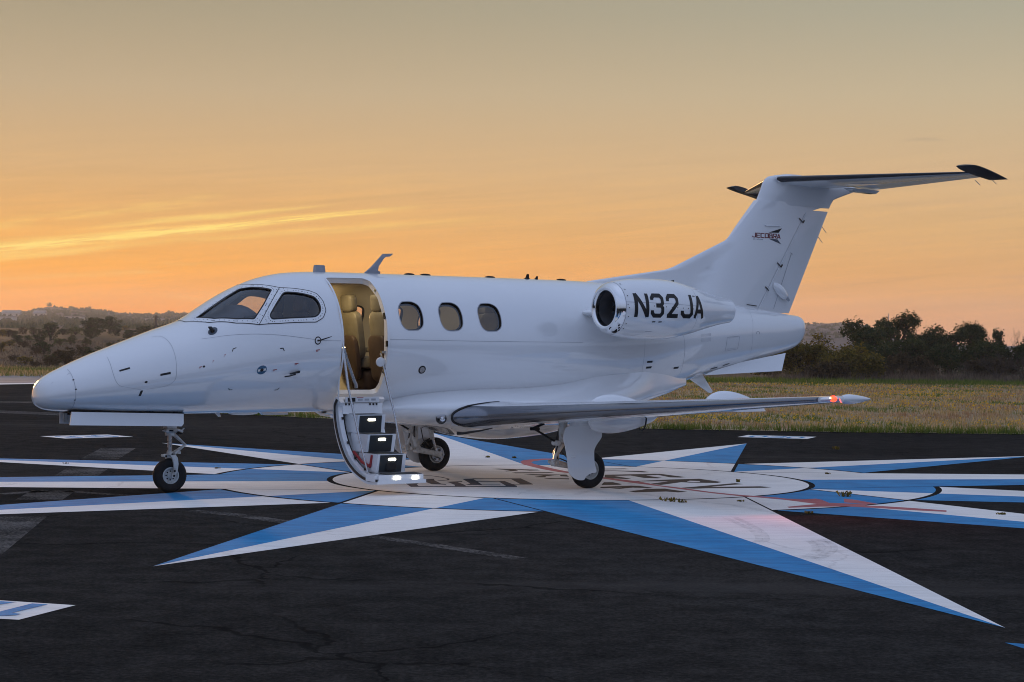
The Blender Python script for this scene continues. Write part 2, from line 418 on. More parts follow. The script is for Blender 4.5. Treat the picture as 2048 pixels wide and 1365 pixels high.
M_STEEL = mat('bare_steel', (.45,.45,.46), .28, 1., fn=lambda T, b, ob, pos, geo: link(noise(ob, 30., 3).lin(.3, .7, .2, .4), b.inputs['Roughness']))
M_CHROME = mat('polished_intake_metal', (.80,.80,.80), .09, 1., fn=lambda T, b, ob, pos, geo: link(noise(ob, 8., 3).lin(.3, .7, .06, .14), b.inputs['Roughness']))
M_BOOT = mat('polished_leading_edge', (.19,.20,.225), .26, 1., fn=lambda T, b, ob, pos, geo: link(noise(ob, .8, 2).lin(.3, .7, .22, .27), b.inputs['Roughness']))
M_DARK = mat('dark_recess', (.008,.008,.009), .7, spec=.2, fn=lambda T, b, ob, pos, geo: link(noise(ob, 20., 2).lin(.3, .7, .6, .8), b.inputs['Roughness']))
M_BLACK = mat('black_marking', (.010,.010,.011), .4, spec=.4, fn=lambda T, b, ob, pos, geo: link(noise(ob, 20., 2).lin(.3, .7, .35, .45), b.inputs['Roughness']))
M_LINE = mat('panel_gap_grey', (.22,.23,.26), .6, spec=.2, fn=lambda T, b, ob, pos, geo: link(ramp(noise(ob, 6., 3), [(.3, (.34,.35,.38)), (.7, (.46,.47,.50))]), b.inputs['Base Color']))
M_REDM = mat('red_marking', (.35,.03,.03), .45, spec=.4, fn=lambda T, b, ob, pos, geo: link(ramp(noise(ob, 9., 2), [(.3, (.30,.02,.025)), (.7, (.38,.03,.03))]), b.inputs['Base Color']))
M_MAROON = mat('dark_red_lettering', (.16,.012,.02), .4, spec=.4, fn=lambda T, b, ob, pos, geo: link(ramp(noise(ob, 9., 2), [(.3, (.14,.01,.016)), (.7, (.18,.014,.022))]), b.inputs['Base Color']))
M_GREYM = mat('slate_marking', (.08,.10,.13), .45, spec=.4, fn=lambda T, b, ob, pos, geo: link(ramp(noise(ob, 9., 2), [(.3, (.07,.09,.12)), (.7, (.09,.11,.14))]), b.inputs['Base Color']))
M_TEAL = mat('blue_port_ring', (.05,.13,.22), .45, spec=.4, fn=lambda T, b, ob, pos, geo: link(ramp(noise(ob, 9., 2), [(.3, (.045,.12,.2)), (.7, (.055,.14,.24))]), b.inputs['Base Color']))
M_CREAM = mat('cream_cabin_lining', (.62,.52,.36), .7, spec=.2, fn=lambda T, b, ob, pos, geo: link(ramp(noise(ob, 3., 3), [(.3, (.60,.51,.34)), (.7, (.66,.57,.40))]), b.inputs['Base Color']))
M_SEAT = mat('taupe_seat_leather', (.30,.27,.22), .5, spec=.35, fn=lambda T, b, ob, pos, geo: link(ramp(noise(ob, 7., 5, .6), [(.3, (.15,.13,.095)), (.7, (.20,.178,.135))]), b.inputs['Base Color']))
M_BROWN = mat('brown_seat_shell', (.07,.045,.035), .5, spec=.3, fn=lambda T, b, ob, pos, geo: link(ramp(noise(ob, 7., 5, .6), [(.3, (.055,.035,.028)), (.7, (.085,.055,.042))]), b.inputs['Base Color']))
M_COCK = mat('dark_cockpit_trim', (.045,.047,.055), .7, spec=.2, fn=lambda T, b, ob, pos, geo: link(ramp(noise(ob, 5., 4), [(.3, (.07,.072,.08)), (.7, (.11,.112,.12))]), b.inputs['Base Color']))
M_TREAD = mat('charcoal_step_panel', (.035,.04,.043), .65, spec=.3, fn=lambda T, b, ob, pos, geo: bumpn(T, b, noise(ob, 160., 2, .7), .4, .002))
M_TAILB = mat('dark_backlit_boot', (.03,.031,.036), .4, spec=.4, fn=lambda T, b, ob, pos, geo: link(ramp(noise(ob, 5., 3), [(.3, (.026,.027,.032)), (.7, (.04,.041,.047))]), b.inputs['Base Color']))  # boot colour, set near black to carry the tailplane's backlit shade
def f_glass(tint):
    def fn(T, b, ob, pos, geo):
        tr = T.nodes.new('ShaderNodeBsdfTransparent'); tr.inputs[0].default_value = (*tint, 1)
        gl = T.nodes.new('ShaderNodeBsdfGlossy'); gl.inputs['Roughness'].default_value = .02; gl.inputs['Color'].default_value = (.9,.95,1.,1)
        lw = T.nodes.new('ShaderNodeLayerWeight'); lw.inputs['Blend'].default_value = .5; fr = Nd.m('POWER', Nd(lw.outputs['Facing']), 4.0)*.92+.07
        mx = T.nodes.new('ShaderNodeMixShader'); T.links.new(fr.s, mx.inputs[0]); T.links.new(tr.outputs[0], mx.inputs[1]); T.links.new(gl.outputs[0], mx.inputs[2])
        T.links.new(mx.outputs[0], T.nodes['Material Output'].inputs[0])
    return fn
M_GLASS = mat('tinted_window_glass', fn=f_glass((.74,.77,.80)))
M_LENS = mat('clear_lamp_lens', fn=f_glass((.9,.9,.92)))
M_STEPL = mat('step_lamp', (.9,.9,.85), .4, emit=(1.,.93,.74), estr=9.0)
M_NAV = mat('red_navigation_lamp', (.8,.1,.05), .4, emit=(1.,.03,.006), estr=6.0)
M_NAVC = mat('hot_navigation_core', (.9,.7,.4), .4, emit=(1.,.55,.16), estr=14.0)
M_WALL = mat('pale_plaster', (.5,.47,.44), .8, spec=.2, fn=lambda T, b, ob, pos, geo: link(ramp(noise(ob, .6, 4), [(.3, (.44,.41,.39)), (.7, (.55,.52,.49))]), b.inputs['Base Color']))
M_ROOF = mat('grey_roof_sheet', (.25,.23,.22), .7, spec=.3, fn=lambda T, b, ob, pos, geo: link(ramp(noise(ob, .8, 4), [(.3, (.20,.19,.18)), (.7, (.30,.28,.27))]), b.inputs['Base Color']))

# ------------------------------------------------------------------ ground, apron, runway, meadow, hills
def sheet(name, poly, z, m, kind='structure'):
    mb = MB(); mb.add([(x, y, z) for x, y in poly], [tuple(range(len(poly)))])
    return mb.build(name, m, angle=None, kind=kind)
_n = 64
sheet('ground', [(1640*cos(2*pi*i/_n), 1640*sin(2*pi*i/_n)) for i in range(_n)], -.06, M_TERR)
sheet('apron', [(-140,-140), (140,-140), (140,99), (-140,99)], 0.0, M_APRON)
sheet('runway', [(-62,3), (-12,85.5), (-17,107), (-62,2.5+18)], .008, M_CONC)
sheet('runway_edge_line', [(-30.0,54.3), (-13,83.6), (-13.6,85.0), (-30.6,55.9)], .012, M_WHITE)
EDGE = [(140,36.0), (60,37.6), (20,38.9), (10.547,39.07), (6.98,39.15), (3.32,39.66), (-.5,41.2), (-4.37,43.45), (-7.87,46.6), (-10.5,49.3), (-15.5,75), (-17.0,107), (140,107)]
sheet('meadow_ground', EDGE, .014, M_TURF)
sheet('runway_verge', [(-139,72), (-45,72), (-17.3,107.5), (-17.3,109), (-139,109)], .016, M_TERR)
for pts in ([(-17,50.9),(-12.9,52.3),(-12.8,53.6),(-17,52.4)], [(-15.5,46.8),(-10.2,43.6),(-9.9,44.7),(-15.5,48.3)]):
    sheet('taxi_line', pts, .004, M_WORN)

def hl(px_az, tab):
    if px_az <= tab[0][0]: return tab[0][1]
    for (a, b), (c, d) in zip(tab, tab[1:]):
        if px_az <= c: return b+(d-b)*(px_az-a)/(c-a)
    return tab[-1][1]
RID_L = [(-24,17.),(-17.5,18.5),(-15.93,19.7),(-15.09,22.4),(-14.6,22.9),(-14.24,23.8),(-13.68,27.3),(-13.25,26.7),(-12.39,25.5),(-11.74,22.8),(-10.79,22.0),(-10.21,23.4),(-9.63,22.4),(-8.6,18.7),(-6,15.),(0,11.),(6,9.),(24,8.)]
RID_R = [(-24,0.),(2,0.),(6.39,12.6),(8.02,16.3),(8.61,18.),(10.08,18.7),(10.6,17.6),(11.4,8.),(12.98,4.),(16,3.),(24,3.)]
def near_z(x, y):
    a = math.degrees(atan2(x, y)); w = min(1., max(0., (-a-2.)/5.)); w = w*w*(3-2*w)
    return w*.0125*max(0., min(y, 470)-108)
def terr(a, y):
    x = y*math.tan(radians(a)); z = near_z(x, y)
    if y > 470:
        t = min(1., (y-470)/1030.); L = hl(a, RID_L); w = min(1., max(0., (2.-a)/6.))
        z = z + w*(L-z)*(t**1.35)
    hr = hl(a, RID_R)
    if hr > 0:
        t = max(0., min(1., (y-500)/900.)); z = max(z, hr*t*t*(3-2*t))
    return x, z
random.seed(3)
mb = MB(); ys = [95+i*4 for i in range(12)] + [146+i*14 for i in range(24)] + [482+i*17 for i in range(61)] + [1540, 1580]; azs = [-36+i*.25 for i in range(289)]
for y in ys:
    for a in azs:
        x, z = terr(a, y); am = 0 if y < 115 else min(.9, (y-115)/1200.)
        q = sin(x*.11+y*.05)+.6*sin(x*.047-y*.09+1.3)+.5*sin(x*.31+.7)*sin(y*.23)
        if y > 1510: z -= (y-1510)*.02
        mb.v.append((x, y, z+.018+am*q*.45+am*random.uniform(-.35,.35)))
W = len(azs)
for j in range(len(ys)-1):
    for i in range(W-1): mb.f.append((j*W+i, j*W+i+1, (j+1)*W+i+1, (j+1)*W+i))
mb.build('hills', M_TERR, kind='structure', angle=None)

# ------------------------------------------------------------------ painted compass rose
CX, CY, R1, R2 = .7659, 24.4873, 3.0454, 4.6013
rose = empty('compass_rose', (CX, CY, 0))
tag(rose, 'large blue and white compass rose painted on the black apron under the jet', 'ground marking')
def ray(a, R, d, ext=0.0):
    al = math.asin(d/R); L = R*cos(al); a = radians(a); t = Vector((R*cos(a), R*sin(a)))
    def leg(sg):
        u = Vector((cos(a+pi+sg*al), sin(a+pi+sg*al))); n = Vector((-u.y, u.x))*(-sg)*-1
        n = n if n.dot(-t) < 0 else -n
        return u, n
    (u1, n1), (u2, n2) = leg(1), leg(-1)
    k = ext/sin(al) if ext else 0
    tip = t*(1+k/R)
    return [tuple(tip), tuple(tip+u1*(L+k)), tuple(tip+u2*(L+k))]
RAYS = []   # in order of precedence: four long rays, then the short rays beside north and south, then the rest
for a in (-79.42, 10.45, 100.3, -169.6): RAYS.append((a, 12.78, 1.85, True))
for a in (-49.5, -109.8, 70.4, 130.3): RAYS.append((a, 10.4, 1.97, False))
for a in (-19.6, -139.6, 40.7, 160.3): RAYS.append((a, 10.4, 1.97, False))
TRI = [(a, R, big, ray(a, R, d), ray(a, R, d, .028 if big else .05)) for a, R, d, big in RAYS]
# letters and arrow on the rose, read off the photograph and placed on the ground in metres from the centre
def gp(px, py):
    X, Y = px-1024, py-682.5; c, s = cos(.010541), sin(.010541)
    u = (X*c+Y*s)/3800.33; v = -(-X*s+Y*c)/3800.33; cp, sp = cos(.001716), sin(.001716)
    d = (u, cp-v*sp, sp+v*cp); t = -CAM_H/d[2]
    return (d[0]*t-CX, d[1]*t-CY)
def trace(org, sc, L): return [[gp(org[0]+x/sc, org[1]+y/sc) for x, y in P] for P in L]
NAVY = trace((800,930), 6.4, [
 [(140,287),(1500,288),(1490,275),(690,277),(240,277),(215,255),(240,240),(75,245)], [(285,188),(440,183),(435,200),(525,245),(590,252),(590,260),(410,253),(330,225)],
 [(600,222),(800,212),(795,222),(735,225),(830,262),(850,279),(700,279),(705,262)], [(800,185),(930,180),(1050,258),(1280,258),(1290,265),(830,263),(900,245)],
 [(930,178),(1545,178),(1700,250),(1700,257),(1440,258),(1440,252),(1540,252),(1420,186),(930,187)], [(1265,218),(1345,215),(1500,275),(1490,288),(1380,288)], [(960,212),(1340,212),(1345,220),(965,221)],
 [(285,137),(400,142),(540,160),(640,185),(620,202),(480,212),(480,207),(595,196),(610,186),(520,165),(400,147),(285,142)]])
BLK = trace((930,910), 6.4, [
 [(340,185),(430,181),(930,194),(960,203),(830,207),(650,195),(680,208),(530,217),(500,211),(580,202)], [(595,235),(640,229),(1080,227),(1150,233),(1060,239),(650,241)],
 [(745,260),(850,252),(1300,258),(1330,285),(1230,279),(1210,264),(1150,267),(1030,279),(1040,291),(910,291),(890,285),(1000,272),(870,265)], [(1010,308),(1100,302),(1330,305),(1330,319),(1200,313),(1050,314)]]) + trace((1200,910), 6.4, [
 [(60,182),(310,179),(380,187),(300,189),(60,191)], [(60,205),(190,205),(530,211),(640,226),(560,229),(450,223),(190,213),(60,215)],
 [(60,260),(700,247),(780,249),(1100,290),(1030,296),(900,293),(740,262),(590,270),(800,300),(740,306),(560,300),(390,270),(180,275),(400,310),(340,316),(60,300)],
 [(330,345),(900,320),(1270,311),(1560,352),(1500,366),(1150,361),(1040,355),(780,391),(640,375),(870,345)], [(1000,430),(1730,367),(1840,380),(1700,389),(1420,415),(2048,407),(2200,420),(2100,428),(1400,433),(1200,439)],
 [(20,385),(50,355),(160,354),(285,380),(250,389),(30,391)], [(10,415),(400,399),(500,402),(690,427),(600,431),(420,425),(250,441),(130,438),(290,425),(0,431)], [(360,470),(520,455),(600,440),(830,437),(950,455),(1120,478),(1000,486),(850,475),(450,486)]])
BHOLE = trace((1200,910), 6.4, [[(1110,346),(1150,336),(1270,340),(1285,349),(1200,354)]])
PXT = lambda L: [gp(*q) for q in L]
REDP = [trace((930,910), 6.4, [[(1180,52),(1000,52),(850,62),(740,75),(705,95),(740,125),(830,150),(1000,190),(1200,225),(1330,238),(1330,222),(1150,185),(1000,150),(880,120),(845,100),(880,85),(980,72),(1180,62)]])[0],
        PXT([(1137,944.7),(1212.5,956.3),(1278,964),(1319,971.7),(1364,976.9),(1422,985),(1481,991),(1520,993.6),(1558,996.5),(1558,999.5),(1520,996.3),(1481,993.6),(1426,987.8),(1356,978.8),(1301,971.3),(1262.5,966.6),(1209,958.8),(1137,947.2)]),
        PXT([(1690,1011.5),(1760,1013),(1830,1017.5),(1893,1022),(1893,1025),(1830,1022),(1760,1017.5),(1690,1014)]), trace((1560,880), 4.197, [[(-10,490),(60,498),(180,500),(60,510),(-10,500)]])[0],
        trace((1560,880), 4.197, [[(30,506),(180,503),(300,497),(345,505),(420,535),(330,545)]])[0],
        trace((1560,880), 4.197, [[(535,497),(640,508),(830,543),(740,545),(540,528)]])[0], trace((1560,880), 4.197, [[(60,565),(420,532),(740,545),(700,562),(330,565),(75,574)]])[0]]
GAP = .075
circ = lambda r, n=144: [(r*cos(2*pi*i/n), r*sin(2*pi*i/n)) for i in range(n)]
V, F = cdt([t[3] for t in TRI] + [t[4] for t in TRI] + [circ(R1), circ(R1+GAP), circ(R2), circ(R2+GAP)] + NAVY + BLK + BHOLE + REDP,
           segs=[[(0,0), t[3][0]] for t in TRI])
def classify(p):
    r = hypot(*p)
    if any(inpoly(p, P) for P in REDP): return 'red'
    if r < R1:
        for k, P in enumerate(NAVY):
            if inpoly(p, P): return 'navy'
        for k, P in enumerate(BLK):
            if inpoly(p, P) and not inpoly(p, BHOLE[0]): return ('blk', k)
        return 'disc'
    if r < R1+GAP: return None
    for k, (a, R, big, tr, ex) in enumerate(TRI):
        if inpoly(p, tr):
            if not big and R2 < r < R2+GAP: return None
            ccw = sin(atan2(p[1], p[0])-radians(a)) > 0
            if not big and r < R2: return (k, 'in', 'blue' if ccw else 'white')
            return (k, 'out', 'white' if ccw else 'blue')
        if inpoly(p, ex): return None
    return None
groups = {}
for q in F:
    c = classify(cen(V, q))
    if c is not None: groups.setdefault(c, []).append(q)
def paint(faces, name, m, z=.004, parent=rose, kind=None):
    v, f = compact(V, faces); mb = MB(); mb.add([(x, y, z) for x, y in v], f)
    me = bpy.data.meshes.new(name); me.from_pydata(mb.v, [], mb.f); me.materials.append(m)
    for pl in me.polygons:
        if pl.normal.z < 0: pl.flip()
    o = bpy.data.objects.new(name, me); COL.objects.link(o); o.parent = parent; return o
for c, fs in sorted(groups.items(), key=str):
    if c == 'red': paint(fs, 'red_arrow', M_RED)
    elif c == 'navy': paint(fs, 'dark_blue_lettering', M_NAVYP)
    elif c == 'disc': paint(fs, 'white_center_disc', M_WHITE)
    elif c[0] == 'blk': paint(fs, 'black_lettering', M_BLACKP)
    else: paint(fs, ('blue' if c[2] == 'blue' else 'white') + ('_ray_half' if c[1] == 'out' else '_ray_foot'), M_BLUE if c[2] == 'blue' else M_WHITE)
# bearing panels: white plates of paint beyond the short rays, with blue numerals
def plate(a, rad, w, h, text, skew=0.0, flip=False, label=None):
    a = radians(a); u = Vector((-sin(a), cos(a))); r = Vector((cos(a), sin(a))); c = r*rad
    k = -1 if flip else 1
    fn = lambda x, y: tuple(c+u*(-x)*k+r*y*k)
    quad = [(-w/2,-h/2), (w/2,-h/2), (w/2,h/2), (-w/2,h/2)]
    polys = []
    gw = w*.8/len(text); gh = h*.68
    for i, ch in enumerate(text):
        x0 = -w*.4+gw*i+gw*.08
        for s_ in GLYPH[ch]: polys.append([(x0+x*gw*.84, -gh/2+y/1.36*gh) for x, y in stroke(s_, .27)])
    v, f = cdt([quad]+polys)
    bl = [q for q in f if any(inpoly(cen(v, q), P) for P in polys)]; wh = [q for q in f if q not in set(bl)]
    pan = None
    for fs, nm, m in ((wh, 'bearing_panel', M_WHITE), (bl, 'bearing_numerals', M_BLUE)):
        v2, f2 = compact(v, fs); mb = MB(); me = bpy.data.meshes.new(nm)
        me.from_pydata([(*fn(x, y), .004) for x, y in v2], [], f2); me.materials.append(m)
        for pl in me.polygons:
            if pl.normal.z < 0: pl.flip()
        o = bpy.data.objects.new(nm, me); COL.objects.link(o); o.parent = pan or rose
        if pan is None: pan = o
    return pan
plate(70.5, 13.2, 1.36, .95, '030'); plate(130.6, 12.95, 1.35, .95, '330'); pb = lambda L: [gp(x/5.689, 1150+y/5.689) for x, y in L]
for L, nm, m, z_ in (([(860,353),(216,518),(-420,487),(-420,270)], 'bearing_panel', M_WHITE, .004), ([(185,320),(-20,352),(-420,430),(-420,287)], 'bearing_numerals', M_BLUE, .0065), ([(548,347),(140,443),(240,456),(180,471),(0,479),(-400,468),(0,428),(365,336)], 'bearing_numerals', M_BLUE, .0065)):
    P = pb(L); v_, f_ = cdt([P]); f_ = [q for q in f_ if inpoly(cen(v_, q), P)]; me = bpy.data.meshes.new(nm); me.from_pydata([(x, y, z_) for x, y in v_], [], f_); me.materials.append(m)
    for pl in me.polygons:
        if pl.normal.z < 0: pl.flip()
    o_ = bpy.data.objects.new(nm, me); COL.objects.link(o_); o_.parent = rose
v = MB(); v.add([(*gp(2010,1287),.004), (*gp(2110,1294),.004), (*gp(2110,1318),.004)], [(0,1,2)]); o_ = v.build('bearing_panel', M_BLUE, rose, angle=None)

# worn lines and tyre marks lying on the apron and on the paint
def strip(name, pts, w, z, m, kind='structure'):
    P = resample(pts, .35); q = stroke(P, w); n = len(P); mb = MB()
    mb.add([(x, y, z) for x, y in q], [(i, i+1, 2*n-2-i, 2*n-1-i) for i in range(n-1)])
    return mb.build(name, m, angle=None, kind=kind)
g0 = lambda x, y: (gp(x, y)[0]+CX, gp(x, y)[1]+CY)
strip('worn_line', [g0(237,897), g0(200,918)], .55, .0022, M_WORN)
strip('worn_line', [g0(175,938), g0(152,952)], .55, .0022, M_WORN)
strip('worn_line', [g0(108,982), g0(78,1000)], .5, .0022, M_WORN)
strip('worn_line', [g0(42,1034), g0(-60,1110)], .5, .0022, M_WORN)
strip('worn_line', [g0(0,989), g0(100,982)], .2, .0022, M_WORN)
strip('worn_line', [g0(130,983), g0(300,995)], .16, .0022, M_WORN)
strip('faded_patch', [g0(730,1072), g0(860,1090), g0(1040,1118)], .17, .0022, M_WORN)
strip('faded_patch', [g0(380,1022), g0(470,1030), g0(580,1046)], .22, .0022, M_WORN)
for k in range(4):
    strip('tyre_mark', catmull([g0(1652-12*k,1080+1*k), g0(1664-12*k,1090), g0(1668-12*k,1100), g0(1655-12*k,1112), g0(1630-12*k,1122-2*k)], 4, False), .07, .0065, M_SCUFF)
for k in range(2):
    strip('tyre_mark', catmull([g0(1465-14*k,1034+3*k), g0(1508-14*k,1055+2*k), g0(1529-14*k,1071), g0(1530-14*k,1084), g0(1505-14*k,1088)], 4, False), .07, .0065, M_SCUFF)
strip('tyre_mark', [g0(1080,996), g0(1150,990), g0(1220,975)], .12, .0065, M_SCUFF)
strip('tyre_mark', [g0(1200,985), g0(1290,990), g0(1380,1003), g0(1470,1012), g0(1560,1030)], .12, .0065, M_SCUFF)

# ------------------------------------------------------------------ the jet: body lines (metres aft of the nose, left of the centre line, above ground)
def pchip(pts):
    xs=[p[0] for p in pts]; ys=[p[1] for p in pts]; n=len(xs)
    h=[xs[i+1]-xs[i] for i in range(n-1)]; d=[(ys[i+1]-ys[i])/h[i] for i in range(n-1)]
    m=[0]*n
    m[0]=d[0]; m[-1]=d[-1]
    for i in range(1,n-1):
        if d[i-1]*d[i]<=0: m[i]=0
        else:
            w1=2*h[i]+h[i-1]; w2=h[i]+2*h[i-1]
            m[i]=(w1+w2)/(w1/d[i-1]+w2/d[i])
    def f(x):
        if x<=xs[0]: return ys[0]
        if x>=xs[-1]: return ys[-1]
        lo,hi=0,n-1
        while hi-lo>1:
            k=(lo+hi)//2
            if xs[k]<=x: lo=k
            else: hi=k
        t=(x-xs[lo])/h[lo]
        a=2*t**3-3*t*t+1; b=t**3-2*t*t+t; c=-2*t**3+3*t*t; e=t**3-t*t
        return a*ys[lo]+b*h[lo]*m[lo]+c*ys[lo+1]+e*h[lo]*m[lo+1]
    return f
# stations are parametrised by q (0..1 at nose is sqrt-spaced handled by sampling)
ZT=pchip([(0,1.105),(.012,1.185),(.035,1.245),(.098,1.315),(.187,1.372),(.314,1.435),(.48,1.51),(.7,1.602),(.9,1.677),(1.16,1.775),(1.43,1.875),(1.72,1.972),(1.83,2.02),(2.047,2.16),(2.26,2.29),(2.508,2.415),(2.68,2.485),(2.9,2.545),(3.05,2.572),(3.3,2.594),(3.6,2.604),(4.4,2.607),(5.5,2.607),(7.2,2.603),(7.8,2.59),(8.5,2.54),(9.5,2.43),(10.3,2.33),(10.9,2.265),(11.3,2.218),(11.44,2.204),(11.49,2.178),(11.513,2.13),(11.52,2.05)])
ZB=pchip([(0,1.1),(.012,1.045),(.064,.995),(.128,.968),(.255,.95),(.46,.938),(1.0,.92),(1.8,.905),(2.6,.905),(3.6,.907),(5,.92),(6.5,.93),(7.4,.945),(8.0,.975),(8.66,1.075),(9.05,1.19),(9.44,1.305),(10.405,1.515),(11.0,1.64),(11.247,1.70),(11.39,1.752),(11.465,1.81),(11.507,1.90),(11.52,2.03)])
HW=pchip([(0,.003),(.012,.08),(.035,.135),(.098,.22),(.187,.285),(.314,.35),(.48,.415),(.7,.48),(.9,.53),(1.16,.585),(1.43,.635),(1.75,.685),(2.1,.725),(2.5,.758),(2.9,.78),(3.4,.797),(3.8,.80),(7.0,.80),(7.6,.785),(8.3,.735),(9,.65),(9.7,.53),(10.4,.39),(10.9,.29),(11.25,.225),(11.42,.195),(11.49,.155),(11.513,.08),(11.52,.01)])
ZM=pchip([(0,1.102),(.3,1.16),(.9,1.26),(1.8,1.42),(2.6,1.57),(3.3,1.68),(3.9,1.73),(7.0,1.74),(8,1.76),(9,1.86),(10,1.93),(11,1.98),(11.52,2.04)])
def F(s,th,off=0.0):
    """th: 0 top, pi/2 left (+y), pi bottom, negative: right."""
    def P(s,th):
        c,sn=math.cos(th),math.sin(th)
        zm=ZM(s); z=zm+(ZT(s)-zm)*c if c>0 else zm+(zm-ZB(s))*c
        return (s,HW(s)*sn,z)
    p=P(s,th)
    if off==0: return p
    e=1e-3
    s0,s1=max(0.0,s-e),min(11.52,s+e)
    a0,a1=P(s0,th),P(s1,th); b0,b1=P(s,th-e),P(s,th+e)
    u=[a1[i]-a0[i] for i in range(3)]; v=[b1[i]-b0[i] for i in range(3)]
    n=[u[1]*v[2]-u[2]*v[1],u[2]*v[0]-u[0]*v[2],u[0]*v[1]-u[1]*v[0]]
    l=math.sqrt(sum(k*k for k in n)) or 1
    # orient outward
    d=n[1]*math.sin(th)+n[2]*math.cos(th)
    if d<0: l=-l
    return tuple(p[i]+off*n[i]/l for i in range(3))

jet = empty('business_jet', (-5.2872, 21.0029, 0), .607396)
tag(jet, 'white twin engined business jet parked with its airstair door open', 'airplane')
def L3(s, y, z): return (s, -y, z)          # jet-local: x aft, y to the right wing
def part(name, parent=jet): return empty(name, parent=parent)
TS = .8
_cache = {}
def FN(s, th, off=0.0):
    p = F(s, th, off); return L3(*p)
def fnormal(s, th):
    e = .004; s0, s1 = max(.0004, s-e), min(11.519, s+e)
    u = Vector(FN(s1, th))-Vector(FN(s0, th)); v = Vector(FN(s, th+e))-Vector(FN(s, th-e))
    n = u.cross(v)
    if n.length < 1e-12: return Vector((-1,0,0))
    n.normalize(); o = Vector((0, -sin(th), cos(th)))
    return n if n.dot(o) > 0 or abs(n.x) > .9 and n.x*(1 if s > 5 else -1) > 0 else -n
def fpatch(polys, inside, off, name, m, parent, ds=.1, dth=radians(5), kind=None):
    """part of the body skin bounded by (s, theta) outlines, with exact normals"""
    P2 = [[(s, t*TS) for s, t in P] for P in polys]
    ss = [p[0] for P in polys for p in P]; tt = [p[1] for P in polys for p in P]
    pts = []; i = min(ss)+ds*.5
    while i < max(ss):
        j = min(tt)+dth*.5
        while j < max(tt):
            if inside((i, j)): pts.append((i, j*TS))
            j += dth
        i += ds
    V, F_ = cdt(P2, pts); F_ = [q for q in F_ if inside((cen(V, q)[0], cen(V, q)[1]/TS))]
    V, F_ = compact(V, F_); mb = MB()
    mb.add([FN(x, y/TS, off) for x, y in V], F_)
    n = [fnormal(x, y/TS) for x, y in V]
    fix = []
    for q in mb.f:
        a, b, c = (Vector(mb.v[i]) for i in q)
        fix.append(q if (b-a).cross(c-a).dot(n[q[0]]) >= 0 else q[::-1])
    mb.f = fix; mb.n = [tuple(k) for k in n]
    return mb.build(name, m, parent, kind=kind)
def fribbon(path, w, off, name, m, parent, step=.05, closed=False):
    """thin strip lying on the body skin along a (s, theta) path"""
    P = [(s, t*TS) for s, t in path]
    if closed: P = P+[P[0]]
    P = resample(P, step); mb = MB(); n = len(P); a = []; b = []
    for i, p in enumerate(P):
        q0 = P[i-1] if i else (P[-2] if closed else P[0]); q1 = P[i+1] if i < n-1 else (P[1] if closed else P[-1])
        dx, dy = q1[0]-q0[0], q1[1]-q0[1]; l = hypot(dx, dy) or 1
        nx, ny = -dy/l*w/2, dx/l*w/2
        a.append(FN(p[0]+nx, (p[1]+ny)/TS, off)); b.append(FN(p[0]-nx, (p[1]-ny)/TS, off))
    mb.add(a+b, [(i, i+1, n+i+1, n+i) for i in range(n-1)])
    return mb.build(name, m, parent)
def mir(P): return [(s, -t) for s, t in P]
# outlines read off the photograph, in (station, angle from the top)
GF = rounded([(1.865,.285),(2.433,.205),(2.54,.33),(2.72,.565),(2.563,.774),(2.396,.96),(2.202,.837),(1.993,.603)], .02, 3)
GS = rounded([(2.845,.672),(3.0,.735),(3.1,.782),(3.195,.84),(3.232,.96),(3.222,1.07),(3.15,1.14),(2.97,1.122),(2.744,1.083),(2.60,1.052),(2.585,.985),(2.705,.834)], .05, 3)
FRO = rounded([(1.744,.0),(1.744,.231),(1.926,.622),(2.186,.908),(2.435,1.072),(2.689,1.14),(2.95,1.185),(3.137,1.212),(3.235,1.165),(3.29,1.065),(3.285,.918),(3.24,.79),(3.161,.725),(2.994,.648),(2.82,.567),(2.691,.42),(2.568,.24),(2.50,.0)], .02, 2)
DOOR = rounded([(3.472,.44),(3.50,.412),(4.0,.412),(4.07,.5),(4.092,.8),(4.095,1.2),(4.095,1.9),(4.095,2.25),(4.085,2.36),(4.03,2.395),(3.51,2.37),(3.472,2.05),(3.472,1.4),(3.472,.9)], .03, 3)
WIN0 = catmull([(.09,.957),(.146,.934),(.252,.936),(.328,.992),(.355,1.10),(.355,1.225),(.336,1.31),(.285,1.36),(.235,1.374),(.122,1.372),(.055,1.32),(.025,1.22),(.03,1.055)], 3)
WINS = [[(s+4.25+k*.5735, t) for s, t in WIN0] for k in range(3)]
WREX = [(s+3.60, t) for s, t in WIN0]
HOLES = [GF, mir(GF), GS, mir(GS), DOOR] + WINS + [mir(w) for w in WINS] + [mir(WREX)]
def hits(p, polys):
    return any(inpoly(p, P) for P in polys)
# skin
st = [.0004,.003,.008,.016,.027,.042,.06,.085,.115,.15,.19,.24,.3,.37,.45,.54] + [.64+.1*i for i in range(107)] + [11.29,11.34,11.38,11.41,11.44,11.465,11.485,11.5,11.51,11.519]
HB = [(min(p[0] for p in P)-.03, max(p[0] for p in P)+.03, min(p[1] for p in P)-.03, max(p[1] for p in P)+.03, P) for P in HOLES]
def inhole(s, t):
    return any(a < s < b and c < t < d and inpoly((s, t), P) for a, b, c, d, P in HB)
pts = []; nth = 80
for s in st:
    for k in range(nth+1):
        t = -pi+2*pi*k/nth
        if not inhole(s, t): pts.append((s, t*TS))
V, Fc = cdt([[(s, t*TS) for s, t in P] for P in HOLES], pts)
Fc = [q for q in Fc if not inhole(cen(V, q)[0], cen(V, q)[1]/TS)]
V, Fc = compact(V, Fc)
wm = {}; idx = []; vv = []; nn = []
